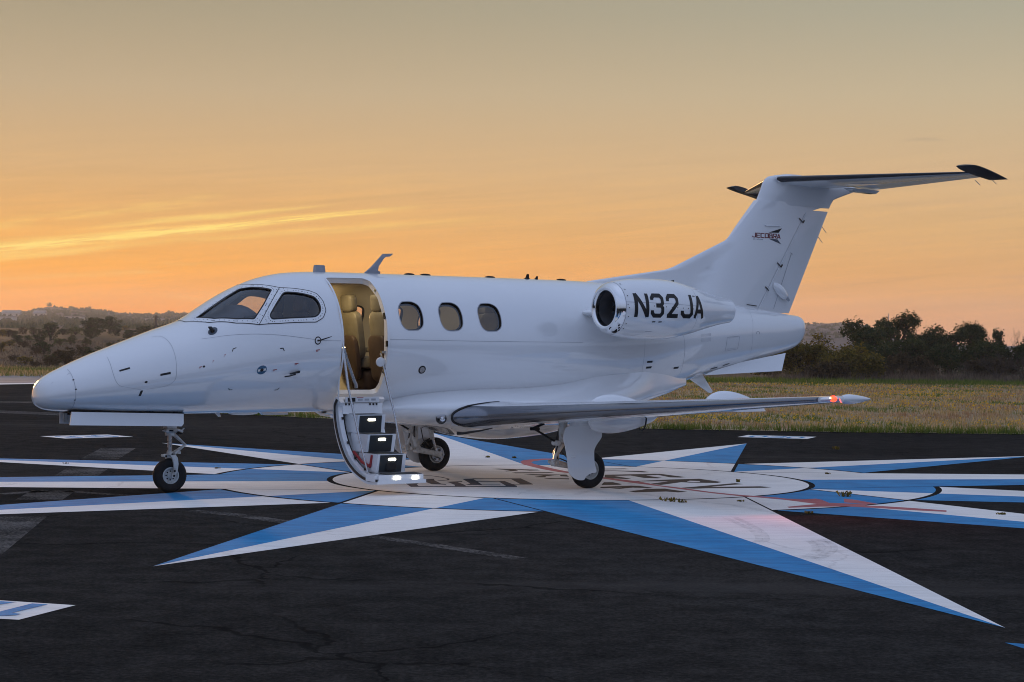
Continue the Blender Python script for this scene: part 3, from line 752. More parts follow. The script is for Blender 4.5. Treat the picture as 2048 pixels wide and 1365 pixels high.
for x, y in V:
    t = y/TS
    if t < -pi+1e-4: t = pi
    key = (round(x, 5), round(t, 4))
    if key not in wm: wm[key] = len(vv); vv.append(FN(x, t)); nn.append(fnormal(x, t))
    idx.append(wm[key])
ff = []
for q in Fc:
    q = tuple(idx[i] for i in q)
    if len(set(q)) < 3: continue
    a, b, c = (Vector(vv[i]) for i in q)
    if (b-a).cross(c-a).dot(nn[q[0]]+nn[q[1]]+nn[q[2]]) < 0: q = q[::-1]
    ff.append(q)
mb = MB(); mb.add(vv, ff); mb.n = [tuple(n) for n in nn]
fus = mb.build('fuselage', M_PAINT, jet)
# tail lamp, panel gaps and small fittings on the skin
TL = [
 [(.75,.562),(.742,1.0),(.748,1.25),(.766,1.436),(.81,1.58),(.876,1.654),(1.0,1.77),(1.04,1.80)], [(1.10,1.81),(1.255,1.803),(1.34,1.77),(1.40,1.68),(1.423,1.539),(1.433,1.126),(1.423,.755),(1.381,.488),(1.30,.40)],
 [(.335,.4),(.34,.9),(.346,1.343),(.354,1.974),(.36,2.6)], [(1.773,.902),(2.3,1.16),(3.072,1.425),(3.44,1.49)], [(4.11,1.50),(5.2,1.515),(6.988,1.52)],
 [(8.045,1.40),(8.04,1.70),(8.062,2.038),(8.158,2.261)], [(8.75,1.44),(8.786,1.645),(8.815,1.929),(8.849,2.296)],
 [(10.334,.5),(10.27,1.1),(10.231,1.528),(10.245,1.9),(10.276,2.209)]]
for P in TL: fribbon(catmull(P, 4, False), .0045, .0012, 'panel_gap', M_LINE, fus)
def fquad(c, ls, lt, off, name, m, parent, rot=0.0):
    s0, t0 = c; w = max(HW(s0), .2); q = []
    for a, b in ((-1,-1),(1,-1),(1,1),(-1,1)):
        x, y = a*ls/2, b*lt/2; q.append((s0+x*cos(rot)-y*sin(rot), t0+(x*sin(rot)+y*cos(rot))/w))
    return fpatch([q], lambda p: inpoly(p, q), off, name, m, parent, ds=9, dth=9)
def fdisc(c, r, off, name, m, parent, n=14):
    s0, t0 = c; w = max(HW(s0), .2); q = [(s0+r*cos(2*pi*i/n), t0+r*sin(2*pi*i/n)/w) for i in range(n)]
    return fpatch([q], lambda p: inpoly(p, q), off, name, m, parent, ds=9, dth=9)
for c, l, h, r in (((.872,1.148),.115,.026,-.05),((1.303,1.477),.115,.030,.0),((1.045,1.917),.028,.10,.12),((8.16,1.873),.10,.026,.05),((8.165,1.977),.10,.028,.04),((8.708,2.096),.10,.028,.1),((9.62,2.53),.15,.03,.1),((9.86,2.52),.13,.03,-.1)):
    fquad(c, l, h, .002, 'access_latch', M_BLACK, fus, r)
for c, r in (((1.088,1.59),.017),((1.737,1.478),.014),((.34,1.05),.010),((.352,1.45),.010),((.35,1.95),.010)): fdisc(c, r, .002, 'fastener', M_BLACK, fus)
fquad((.233,.79), .20, .007, .002, 'radome_seam', M_LINE, fus, -.28)
o = fdisc((2.435,1.754), .062, .002, 'static_port', M_TEAL, fus); fdisc((2.435,1.754), .022, .004, 'port_mark', M_BLACK, fus)
fquad((2.405,1.754), .035, .03, .0035, 'port_mark', M_WHITE, fus); fquad((2.468,1.754), .035, .03, .0035, 'port_mark', M_WHITE, fus)
o = fdisc((4.60,1.952), .052, .002, 'fuel_port', M_BLACK, fus); fdisc((4.60,1.952), .036, .005, 'fuel_cap', M_STEEL, fus)
o = fdisc((3.138,1.452), .042, .002, 'vane_ring', M_BLACK, fus); fdisc((3.138,1.452), .030, .004, 'vane_plate', M_PAINT, fus)
mb = MB(); p0 = Vector(FN(3.138,1.452,.01)); p1 = Vector(FN(3.30,1.425,.035)); tube(mb, [p0, p0+Vector((0,-.03,0)), p1], [.012,.010,.004], 8); mb.build('vane', M_BLACK, fus)
mb = MB(); prism(mb, [FN(2.80,1.886,.0), FN(2.91,1.86,.0), FN(2.91,1.90,.0), FN(2.80,1.905,.0)], (0,-.04,0)); mb.build('pitot_probe', M_BLACK, fus)
mb = MB(); tube(mb, [FN(2.86,1.90,.03), FN(2.78,1.91,.04), FN(2.72,1.91,.04)], .008, 8); mb.build('pitot_tube', M_BLACK, fus)
fdisc((1.917,.84), .055, .002, 'probe_base', M_GREYM, fus)
mb = MB(); tube(mb, [FN(1.917,.84,.0), FN(1.90,.81,.05), FN(1.88,.79,.06)], [.03,.02,.008], 8); mb.build('air_probe', M_BLACK, fus)
for c in ((2.101,1.312),(2.683,1.48),(2.09,2.07),(2.688,2.174)):
    a = 1 if c[1] < 1.7 else -1; b = -1 if c[0] < 2.4 else 1
    fribbon([(c[0]-.028*b, c[1]-.012*a), (c[0]+.01*b, c[1]-.01*a), (c[0]+.024*b, c[1]+.03*a)], .010, .002, 'corner_mark', M_BLACK, fus, .01)
for c, l in (((2.60,1.787),.05),((2.869,1.735),.05),((3.136,1.572),.05),((1.70,1.472),.03),((1.85,1.41),.015),((1.99,1.36),.015)):
    fquad(c, l, .010, .002, 'red_placard', M_REDM, fus); fquad((c[0]-.01, c[1]+.018), l*.6, .006, .002, 'red_placard', M_REDM, fus)
for k in range(9): fquad((9.125+k*.022, 1.585), .007, .11, .002, 'vent_slot', M_LINE, fus)
for k in range(9): fquad((9.70+k*.022, 1.80), .008, .17, .002, 'vent_slot', M_LINE, fus)
fribbon(rounded([(9.66,1.63),(9.93,1.63),(9.93,1.99),(9.66,1.99)], .03), .008, .002, 'vent_frame', M_LINE, fus, closed=True)
fribbon(catmull([(10.31,1.60),(10.33,1.53),(10.37,1.53),(10.39,1.62)], 3, False), .012, .002, 'panel_gap', M_LINE, fus)

# windscreen: riveted frame, panes, dark seal
ws = part('windshield')
FR = FRO + [(s, -t) for s, t in FRO[::-1]]
fpatch([FR, GF, mir(GF), GS, mir(GS)], lambda p: inpoly(p, FR) and not (inpoly(p, GF) or inpoly(p, GS) or inpoly(p, mir(GF)) or inpoly(p, mir(GS))), .003, 'windshield_frame', M_PAINT, ws, ds=.06, dth=radians(4))
OUTL = [p for p in FRO if p[1] > .01]
for sg in (1, -1):
    fribbon([(s, t*sg) for s, t in OUTL], .008, .0042, 'windshield_seal', M_BLACK, ws, .03)
    fribbon([(2.435,1.072*sg),(2.611,.839*sg),(2.82,.570*sg)], .008, .0045, 'windshield_seal', M_BLACK, ws, .03)
    for P, nm in ((GF, 'windshield_pane'), (GS, 'side_window_pane')):
        Q = [(s, t*sg) for s, t in P]
        fpatch([Q], lambda p: inpoly(p, Q), -.012, nm, M_GLASS, ws, ds=.06, dth=radians(4))
        fribbon(Q, .016, .0038, 'pane_gasket', M_BLACK, ws, .03, closed=True)
# rivets in two rows along the frame
mb = MB()
def offpath(P, d):
    Q = [(s, t*TS) for s, t in P]; c = (sum(q[0] for q in Q)/len(Q), sum(q[1] for q in Q)/len(Q)); out = []
    n = len(Q)
    area = sum(Q[i][0]*Q[(i+1) % n][1]-Q[(i+1) % n][0]*Q[i][1] for i in range(n)); sg = 1 if area > 0 else -1
    for i in range(n):
        a, b = Q[i-1], Q[(i+1) % n]; dx, dy = b[0]-a[0], b[1]-a[1]; l = hypot(dx, dy) or 1
        out.append((Q[i][0]+dy/l*d*sg, Q[i][1]-dx/l*d*sg))
    return out
def rivet(s, t):
    nonl = fnormal(s, t); u, w = frame_of(nonl); c = Vector(FN(s, t, .0045)); r = .0052
    mb.add([c+(u*cos(k*pi/3)+w*sin(k*pi/3))*r for k in range(6)], [(0,1,2,3,4,5)])
for sg in (1, -1):
    for P in (GF, GS):
        for d, sh in ((.030,0.),(.066,.5)):
            Q = resample(offpath(P, d)+[offpath(P, d)[0]], .052 if d < .05 else .06)
            for x, y in Q:
                if inpoly((x, y/TS), FRO) and not inpoly((x, y/TS), GF) and not inpoly((x, y/TS), GS): rivet(x, y/TS*sg)
mb.build('rivets', M_BLACK, ws, angle=None, kind='stuff')
# cabin windows
for sg in (1, -1):
    for W_ in WINS + ([WREX] if sg < 0 else []):
        cw = part('cabin_window'); Q = [(s, t*sg) for s, t in W_]
        fpatch([Q], lambda p: inpoly(p, Q), -.022, 'pane', M_GLASS, cw, ds=.08, dth=radians(4))
        fribbon(Q, .010, .0012, 'window_seal', M_LINE, cw, .03, closed=True)
        cs_, ct_ = sum(q[0] for q in Q)/len(Q), sum(q[1] for q in Q)/len(Q)
        Qi = [(cs_+(s-cs_)*.88, ct_+(t-ct_)*.86) for s, t in Q]; Qo = [(cs_+(s-cs_)*1.04, ct_+(t-ct_)*1.04) for s, t in Q]
        fpatch([Qo, Qi], lambda p: inpoly(p, Qo) and not inpoly(p, Qi), -.050, 'inner_frame', M_COCK, cw, ds=.09, dth=radians(5))
        m2 = MB(); n = len(Q); m2.add([FN(s, t, .0) for s, t in Q]+[FN(s, t, -.055) for s, t in Q], [(i, (i+1) % n, n+(i+1) % n, n+i) for i in range(n)]); m2.build('window_reveal', M_BLACK, cw)
    for P, nm in ((GF, 'windshield_reveal'), (GS, 'windshield_reveal')):
        Q = [(s, t*sg) for s, t in P]; m2 = MB(); n = len(Q)
        m2.add([FN(s, t, .0) for s, t in Q]+[FN(s, t, -.045) for s, t in Q], [(i, (i+1) % n, n+(i+1) % n, n+i) for i in range(n)]); m2.build(nm, M_BLACK, ws)

# ------------------------------------------------------------------ cabin
def lining(s0, s1, off, m, name, sub=None, stp=.12):
    pts = []; s = s0
    while s < s1+1e-6:
        for k in range(57):
            t = -2.55+5.1*k/56
            if not inhole(s, t): pts.append((s, t*TS))
        s += stp
    polys = [[(s, t*TS) for s, t in P] for P in HOLES if min(p[0] for p in P) > s0+.01 and max(p[0] for p in P) < s1-.01]
    bnd = [[(s0,-2.55*TS),(s1,-2.55*TS),(s1,2.55*TS),(s0,2.55*TS)]]
    V, f = cdt(polys+bnd, pts); f = [q for q in f if not inhole(cen(V, q)[0], cen(V, q)[1]/TS)]
    V, f = compact(V, f); m_ = MB(); m_.add([FN(x, y/TS, off) for x, y in V], f)
    o = m_.build(name, m, jet)
    if sub:
        o.data.materials.append(sub)
        for pl in o.data.polygons: pl.material_index = 1 if pl.center.x > 2.78 else 0
    return o
lining(1.70, 3.33, -.048, M_COCK, 'cockpit_lining', M_CREAM, stp=.08); lining(3.34, 6.9, -.056, M_CREAM, 'cabin_lining')
m2 = MB(); prism(m2, [L3(2.4,.30,1.15), L3(3.4,.42,1.15), L3(6.7,.44,1.15), L3(6.7,-.44,1.15), L3(3.4,-.42,1.15), L3(2.4,-.30,1.15)], (0,0,-.03)); m2.build('cabin_floor', M_BROWN, jet)
def bulk(s, name, m, y0=-.72, y1=.72):
    m2 = MB(); P = [FN(s, radians(a), -.05) for a in range(-145, 146, 10) if y0 <= -FN(s, radians(a), -.05)[1] <= y1]
    P = [p for p in P if p[2] > 1.1]; prism(m2, P, (.03,0,0)); return m2.build(name, m, jet)
bulk(6.86, 'aft_bulkhead', M_CREAM); bulk(1.75, 'forward_bulkhead', M_COCK)
# door surround, latches
n = len(DOOR); m2 = MB(); m2.add([FN(s, t, .0) for s, t in DOOR]+[FN(s, t, -.075) for s, t in DOOR], [(i, (i+1) % n, n+(i+1) % n, n+i) for i in range(n)]); surr = m2.build('door_surround', M_PAINT, jet)
fribbon(DOOR, .024, .0016, 'door_rim', M_PAINT, surr, .04, closed=True); fribbon([(s*1.0, t) for s, t in DOOR], .006, -.004, 'door_seal', M_LINE, surr, .04, closed=True)
for t in (.66, 1.15, 1.56, 1.98):
    m2 = MB(); c = Vector(FN(4.092, t, -.040)); boxo(m2, c, .02, .035, .07, Matrix.Rotation(t-pi/2, 3, 'X')); m2.build('door_latch', M_BLACK, surr)
m2 = MB(); lathe(m2, [(.0,0),(.05,.0),(.058,.012),(.058,.03),(.05,.04),(0,.042)], L3(4.06,.66,1.52), (-.4,-1,0), 20); m2.build('grab_knob', M_PAINT, surr)
m2 = MB(); boxo(m2, L3(4.075,.70,1.64), .06, .04, .03); m2.build('stay_bracket', M_STEEL, surr)
m2 = MB(); boxo(m2, L3(3.78,-.60,1.62), .16, .01, .09); m2.build('wall_vent', M_LINE, jet)
# window blind beside the opposite window
bl = part('window_blind')
for k in range(11):
    t = .965+k*.038; m2 = MB(); a = Vector(FN(3.66, -t, -.060)); b = Vector(FN(3.93, -t, -.060)); d = Vector((0,.012,-.012))
    prism(m2, [a, b, b+d, a+d], (0,.004,.012)); m2.build('slat', M_CREAM, bl)
m2 = MB(); prism(m2, [L3(3.42,-.735,1.50), L3(6.6,-.735,1.50), L3(6.6,-.67,1.50), L3(3.42,-.67,1.50)], (0,0,.05)); m2.build('side_ledge', M_CREAM, jet)
m2 = MB(); tube(m2, [L3(3.40,-.30,2.47), L3(6.8,-.30,2.47)], .016, 8); m2.build('ceiling_trim', M_CREAM, jet)
def rbox(m2, c, sx, sy, sz, r, tilt=0.0):
    """cushion: rounded block, tilted about the lateral axis"""
    secs = []; M = Matrix.Rotation(tilt, 3, 'Y')
    for f_, g in ((-1,.62),(-.9,.86),(-.72,.97),(-.4,1.),(.4,1.),(.72,.97),(.9,.86),(1,.62)):
        ring = []
        for k in range(20):
            a = 2*pi*k/20; ca, sa = cos(a), sin(a)
            x = math.copysign(abs(ca)**.45, ca)*sx/2*g; y = math.copysign(abs(sa)**.45, sa)*sy/2*g
            ring.append(Vector(c)+M @ Vector((x, y, f_*sz/2)))
        secs.append(ring)
    loft(m2, secs)
def seat(s, y, face, shell=True, z0=1.14):
    """face +1: looks aft, -1: looks forward"""
    g = part('cabin_seat'); f = face
    m2 = MB(); rbox(m2, L3(s+f*.16, y, z0+.36), .50, .46, .16, .05); m2.build('seat_cushion', M_SEAT, g)
    m2 = MB(); rbox(m2, L3(s+f*.16, y, z0+.14), .44, .40, .28, .05); m2.build('seat_base', M_BROWN, g)
    m2 = MB(); rbox(m2, L3(s-f*.13, y, z0+.70), .13, .44, .60, .05, -f*.14); m2.build('backrest', M_SEAT, g)
    m2 = MB(); rbox(m2, L3(s-f*.19, y, z0+1.10), .12, .27, .22, .05, -f*.10); m2.build('headrest', M_SEAT, g)
    if shell: m2 = MB(); rbox(m2, L3(s-f*.165, y, z0+.42), .09, .42, .56, .03, -f*.14); m2.build('seat_shell', M_BROWN, g)
    for e in (-1, 1): m2 = MB(); rbox(m2, L3(s+f*.12, y+e*.235, z0+.52), .34, .06, .06, .02); m2.build('armrest', M_SEAT, g)
seat(4.40, -.37, 1); seat(4.40, .36, 1); seat(5.75, .30, -1); seat(6.05, -.30, -1)
for y in (.33, -.33):
    g = part('pilot_seat')
    m2 = MB(); rbox(m2, L3(3.10, y, 1.80), .12, .42, .62, .05, .16); m2.build('backrest', M_BROWN, g)
    m2 = MB(); rbox(m2, L3(3.17, y, 2.20), .11, .28, .24, .05, .10); m2.build('headrest', M_BROWN, g)
    m2 = MB(); rbox(m2, L3(2.86, y, 1.52), .46, .44, .14, .05); m2.build('seat_cushion', M_BROWN, g)
m2 = MB(); loft(m2, [[L3(2.05,y*.65,1.60), L3(2.05,y*.65,2.02-.12*y*y), L3(2.27,y*.85,2.11-.28*y*y), L3(2.33,y*.9,2.182-.38*y*y), L3(2.47,y*.95,2.185-.36*y*y), L3(2.55,y,2.10-.30*y*y), L3(2.52,y,1.60)] for y in (-.60,-.5,-.4,-.3,-.15,0,.15,.3,.4,.5,.60)]); m2.build('glareshield', M_COCK, jet)
m2 = MB(); prism(m2, [L3(2.50,.60,1.84), L3(2.78,.62,1.84), L3(2.78,.62,1.60), L3(2.50,.60,1.60)], (0,.10,0)); m2.build('side_console', M_COCK, jet)
for x, e in ((3.80, 7.5), (4.75, 2.0), (6.0, 2.0)):
    l = bpy.data.lights.new('cabin_lamp', 'AREA'); l.energy = e; l.size = .35; l.color = (1., .78, .42) if x < 4 else (1., .9, .75)
    o = bpy.data.objects.new('cabin_lamp', l); COL.objects.link(o); o.parent = jet; o.location = L3(x, -.05, 2.46)

# ------------------------------------------------------------------ airstair door
stair = part('airstair_door')
tag(stair, 'lowered airstair door with three dark lit steps')
PROF = [(.655,1.105),(.60,1.03),(.592,.95),(.603,.86),(.65,.70),(.746,.523),(.876,.367),(1.041,.251),(1.22,.173),(1.43,.128),(1.64,.135)]
PC = catmull(PROF, 4, False)
def along(PC, d):
    out = []
    for i, (y, z) in enumerate(PC):
        a, b = PC[max(i-1,0)], PC[min(i+1,len(PC)-1)]; dy, dz = b[0]-a[0], b[1]-a[1]; l = hypot(dy, dz)
        out.append((y-dz/l*d, z+dy/l*d))
    return out
IN = along(PC, .045)
m2 = MB(); loft(m2, [[L3(s, *p) for p in PC]+[L3(s, *p) for p in IN[::-1]] for s in (3.455,3.47,3.5,3.8,4.07,4.098,4.11)]); m2.build('door_shell', M_PAINT, stair)
SEALP = along(PC, .030); SEALQ = along(PC, .058)
m2 = MB(); loft(m2, [[L3(s, *p) for p in SEALP]+[L3(s, *p) for p in SEALQ[::-1]] for s in (3.448,3.462)]); m2.build('door_seal', M_BLACK, stair)
INB = along(PC, .10)
for s0, s1 in ((3.476,3.535),):
    m2 = MB(); loft(m2, [[L3(s, *p) for p in along(PC,.046)]+[L3(s, *p) for p in INB[::-1]] for s in (s0, s1)]); m2.build('door_frame', M_PAINT, stair)
m2 = MB(); tube(m2, [L3(3.56, y, z) for y, z in along(PC, .075)[3:-6]], .008, 6); m2.build('inner_seal', M_BLACK, stair)
m2 = MB(); prism(m2, [L3(3.53,.665,1.03), L3(4.07,.665,1.03), L3(4.07,.68,.905), L3(3.53,.68,.905)], (0,-.03,0)); m2.build('hinge_panel', M_PAINT, stair)
pl = MB(); prism(pl, [L3(3.56,.70,1.105), L3(4.02,.70,1.105), L3(4.02,.70,1.04), L3(3.56,.70,1.04)], (0,-.012,0)); placard = pl.build('placard', M_PAINT, stair)
m2 = MB(); prism(m2, [L3(3.59,.713,1.096), L3(3.69,.713,1.096), L3(3.69,.713,1.05), L3(3.59,.713,1.05)], (0,-.004,0)); m2.build('placard_mark', M_BLACK, stair)
for k in range(3): m2 = MB(); prism(m2, [L3(3.73+.09*k,.713,1.085), L3(3.79+.09*k,.713,1.085), L3(3.79+.09*k,.713,1.062), L3(3.73+.09*k,.713,1.062)], (0,-.002,0)); m2.build('placard_mark', M_LINE, stair)
m2 = MB(); prism(m2, [L3(3.71,.713,1.1), L3(3.80,.713,1.1), L3(3.80,.713,1.094), L3(3.71,.713,1.094)], (0,-.002,0)); m2.build('placard_mark', M_REDM, stair)
for k in range(6): m2 = MB(); boxo(m2, L3((3.57 if k < 3 else 3.90)+.045*(k % 3),.70,1.018), .016, .02, .022); m2.build('hinge_bolt', M_BLACK, stair)
def rpanel(c, w, h, y, d, r=.02):
    P = rounded([(-w/2,-h/2),(w/2,-h/2),(w/2,h/2),(-w/2,h/2)], r, 3); m2 = MB(); prism(m2, [L3(c[0]+a, y, c[1]+b) for a, b in P], (0,-d,0)); return m2
for k, (ytop, ybot, zt, zb_) in enumerate(((.955,.925,.905,.69),(1.20,1.155,.685,.475),(1.432,1.39,.466,.25))):
    s0, s1 = 3.585, 3.965; yb = (.70,.83,1.02)[k]
    m2 = MB(); prism(m2, [L3(s0,ytop,zt), L3(s0,ybot,zb_), L3(s0,yb-.12*(k==0)+.02,zb_), L3(s0,yb-.03,zt)], (s1-s0,0,0)); m2.build('step', M_PAINT, stair)
    nrm = Vector((0,-(zt-zb_),-(ytop-ybot))).normalized()
    a = [Vector(L3(s0+.03,ytop-.002,zt-.012)), Vector(L3(s1-.05,ytop-.002,zt-.012)), Vector(L3(s1-.05,ybot+.001,zb_+.004)), Vector(L3(s0+.03,ybot+.001,zb_+.004))]
    m2 = MB(); prism(m2, a, nrm*.006); m2.build('riser_panel', M_TREAD, stair)
    m2 = MB(); prism(m2, [L3(s0+.02,ytop-.01,zt+.001), L3(s1-.03,ytop-.01,zt+.001), L3(s1-.03,yb+.02,zt+.001), L3(s0+.02,yb+.02,zt+.001)], (0,0,.004)); m2.build('tread', M_TREAD, stair)
    fz = .72; yl = ybot+(ytop-ybot)*fz; zl = zb_+(zt-zb_)*fz
    P = rounded([(-.05,-.015),(.05,-.015),(.05,.015),(-.05,.015)], .014, 3)
    m2 = MB(); prism(m2, [Vector(L3(3.775+x, yl+.004, zl+y)) for x, y in P], nrm*.008); m2.build('step_light', M_STEPL, stair)
m2 = rpanel((3.765,.318), .13, .085, 1.412, .012); m2.build('riser_pocket', M_BLACK, stair)
m2 = MB(); prism(m2, [L3(3.44,1.40,.245), L3(3.44,1.60,.238), L3(3.44,1.605,.16), L3(3.44,1.40,.165)], (.655,0,0)); m2.build('platform', M_PAINT, stair)
m2 = MB(); prism(m2, [L3(3.60,1.42,.247), L3(4.08,1.42,.247), L3(4.08,1.59,.241), L3(3.60,1.59,.241)], (0,0,.004)); m2.build('tread', M_TREAD, stair)
for s in (3.735, 3.985):
    m2 = rpanel((s,.200), .085, .032, 1.603, .008, .014); m2.build('step_light', M_STEPL, stair)
m2 = MB(); tube(m2, [L3(3.535,.955,.475), L3(3.555,1.12,.36), L3(3.575,1.27,.315)], .017, 8); tube(m2, [L3(3.575,1.27,.315), L3(3.58,1.30,.45)], .016, 8); m2.build('red_strap', M_REDM, stair)
for (y, z) in ((.66,.80),(.80,.52),(.97,.35),(1.2,.235)): m2 = MB(); boxo(m2, L3(3.52,y+.05,z+.055), .02, .03, .03); m2.build('door_fitting', M_BLACK, stair)
def rail(pts, r, name='handrail', m=M_STEEL):
    m2 = MB(); tube(m2, pts, r, 10); return m2.build(name, m, jet)
rail([L3(4.085,.63,1.62), L3(4.085,.80,1.245)], .016); rail([L3(4.085,.79,1.26), L3(4.085,.98,.86)], .013); rail([L3(4.085,.97,.88), L3(4.085,1.20,.25)], .010)
rail([L3(3.50,.76,1.62), L3(3.50,.88,1.21)], .016); rail([L3(3.50,.87,1.23), L3(3.50,1.15,.63)], .013); rail([L3(3.50,1.14,.64), L3(3.50,1.34,.26)], .010)
rail([L3(3.49,.775,1.69), L3(3.55,.74,1.56), L3(3.66,.735,1.30), L3(3.685,.735,1.255), L3(3.688,.735,1.21)], .021)
rail([L3(3.478,.70,1.50), L3(3.478,.68,1.03)], .010, 'stay_rod', M_PAINT)

# ------------------------------------------------------------------ belly fairing and wings
TA = pchip([(3.62,3.0),(3.9,2.8),(4.22,2.62),(4.36,2.52),(4.77,2.40),(5.33,2.335),(6.24,2.30),(6.83,2.22),(7.35,2.09),(8.06,2.04),(8.5,2.16),(9.1,2.57)])
WF = pchip([(3.62,.10),(3.9,.40),(4.3,.68),(4.8,.90),(5.3,1.0),(6,1.04),(6.6,1.03),(7.1,.99),(7.6,.90),(8.1,.72),(8.6,.48),(9.1,.17)])
ZS = pchip([(3.62,.93),(4.3,.96),(5,.95),(6,.95),(7.1,.99),(8.1,1.12),(8.6,1.2),(9.1,1.24)])
ZF = pchip([(3.62,.90),(3.9,.81),(4.45,.765),(5.2,.68),(5.95,.535),(6.4,.555),(7.06,.67),(7.6,.80),(8.2,.95),(8.66,1.06),(9.1,1.18)])
def fsec(s):
    ya, za = F(s, TA(s), -.012)[1:]; w = max(WF(s), ya+.008+.03*min(1, max(0, (8.3-s)))); zs = min(ZS(s), za-.02); zf = min(ZF(s), zs-.02); h = []
    for k in range(9):                       # concave upper shoulder
        t = k/9; a = Vector((ya, za)); b = Vector((ya+(w-ya)*.42, za-(za-zs)*.22)) if w > ya else Vector(((ya+w)/2, (za+zs)/2)); c = Vector((w, zs+(za-zs)*.48)) if w > ya else Vector((w, zs+.02)); d = Vector((w, zs))
        q = a*(1-t)**3+b*3*t*(1-t)**2+c*3*t*t*(1-t)+d*t**3; h.append((q.x, q.y))
    for k in range(11):
        t = pi/2*k/10; h.append((w*cos(t)**.75 if k < 10 else 0., zs-(zs-zf)*sin(t)**.8))
    return [L3(s, y, z) for y, z in h] + [L3(s, -y, z) for y, z in h[-2::-1]]
m2 = MB(); loft(m2, [fsec(3.62+5.48*i/70) for i in range(71)], closed=False, cap=False); fair = m2.build('belly_fairing', M_PAINT, jet, angle=60)
def naca(x, t): return 5*t*(.2969*sqrt(max(x,0))-.126*x-.3516*x*x+.2843*x**3-.1036*x**4)
def camb(x, m=.018, p=.4): return m/p/p*(2*p*x-x*x) if x < p else m/(1-p)**2*(1-2*p+2*p*x-x*x)
XS = [0,.002,.006,.012,.022,.035,.05,.08,.12,.18,.26,.36,.48,.6,.72,.84,.93,1.0]
def afoil(x0, x1, t, m=.018, off=0.0):
    xs = sorted(set([x0, x1]+[x for x in XS if x0 < x < x1]))
    up = [(x, camb(x,m)+naca(x,t)+off) for x in xs[::-1]]; lo = [(x, camb(x,m)-naca(x,t)-off) for x in (xs[1:] if x0 == 0 else xs)]
    return up+lo
def wdef(y):
    le = 5.17+(y-1)*.2553; z = .856+(y-1)*.0728; te = 7.32-(y-1)*.072
    if y < 1.25: le -= (1.25-max(y, .985))**2*3.5
    if y > 5.75: u = (y-5.75)/.25; le += .22*u*u; te -= .09*u
    return le, z, te, .145-(min(y, 5.75)-1)*.007
def wsec(y, sg, x0, x1, off=0.0, inc=.030, squash=1.0):
    le, z, te, t = wdef(y); c = te-le
    return [L3(le+x*c, y*sg, z-x*c*inc+zz*c*squash) for x, zz in afoil(x0, x1, t*squash, off=off/c)]
YW = [.80,.85,.9,.95,1.0,1.05,1.1,1.17,1.25,1.5,2,2.5,3,3.5,4,4.5,5,5.4,5.75]
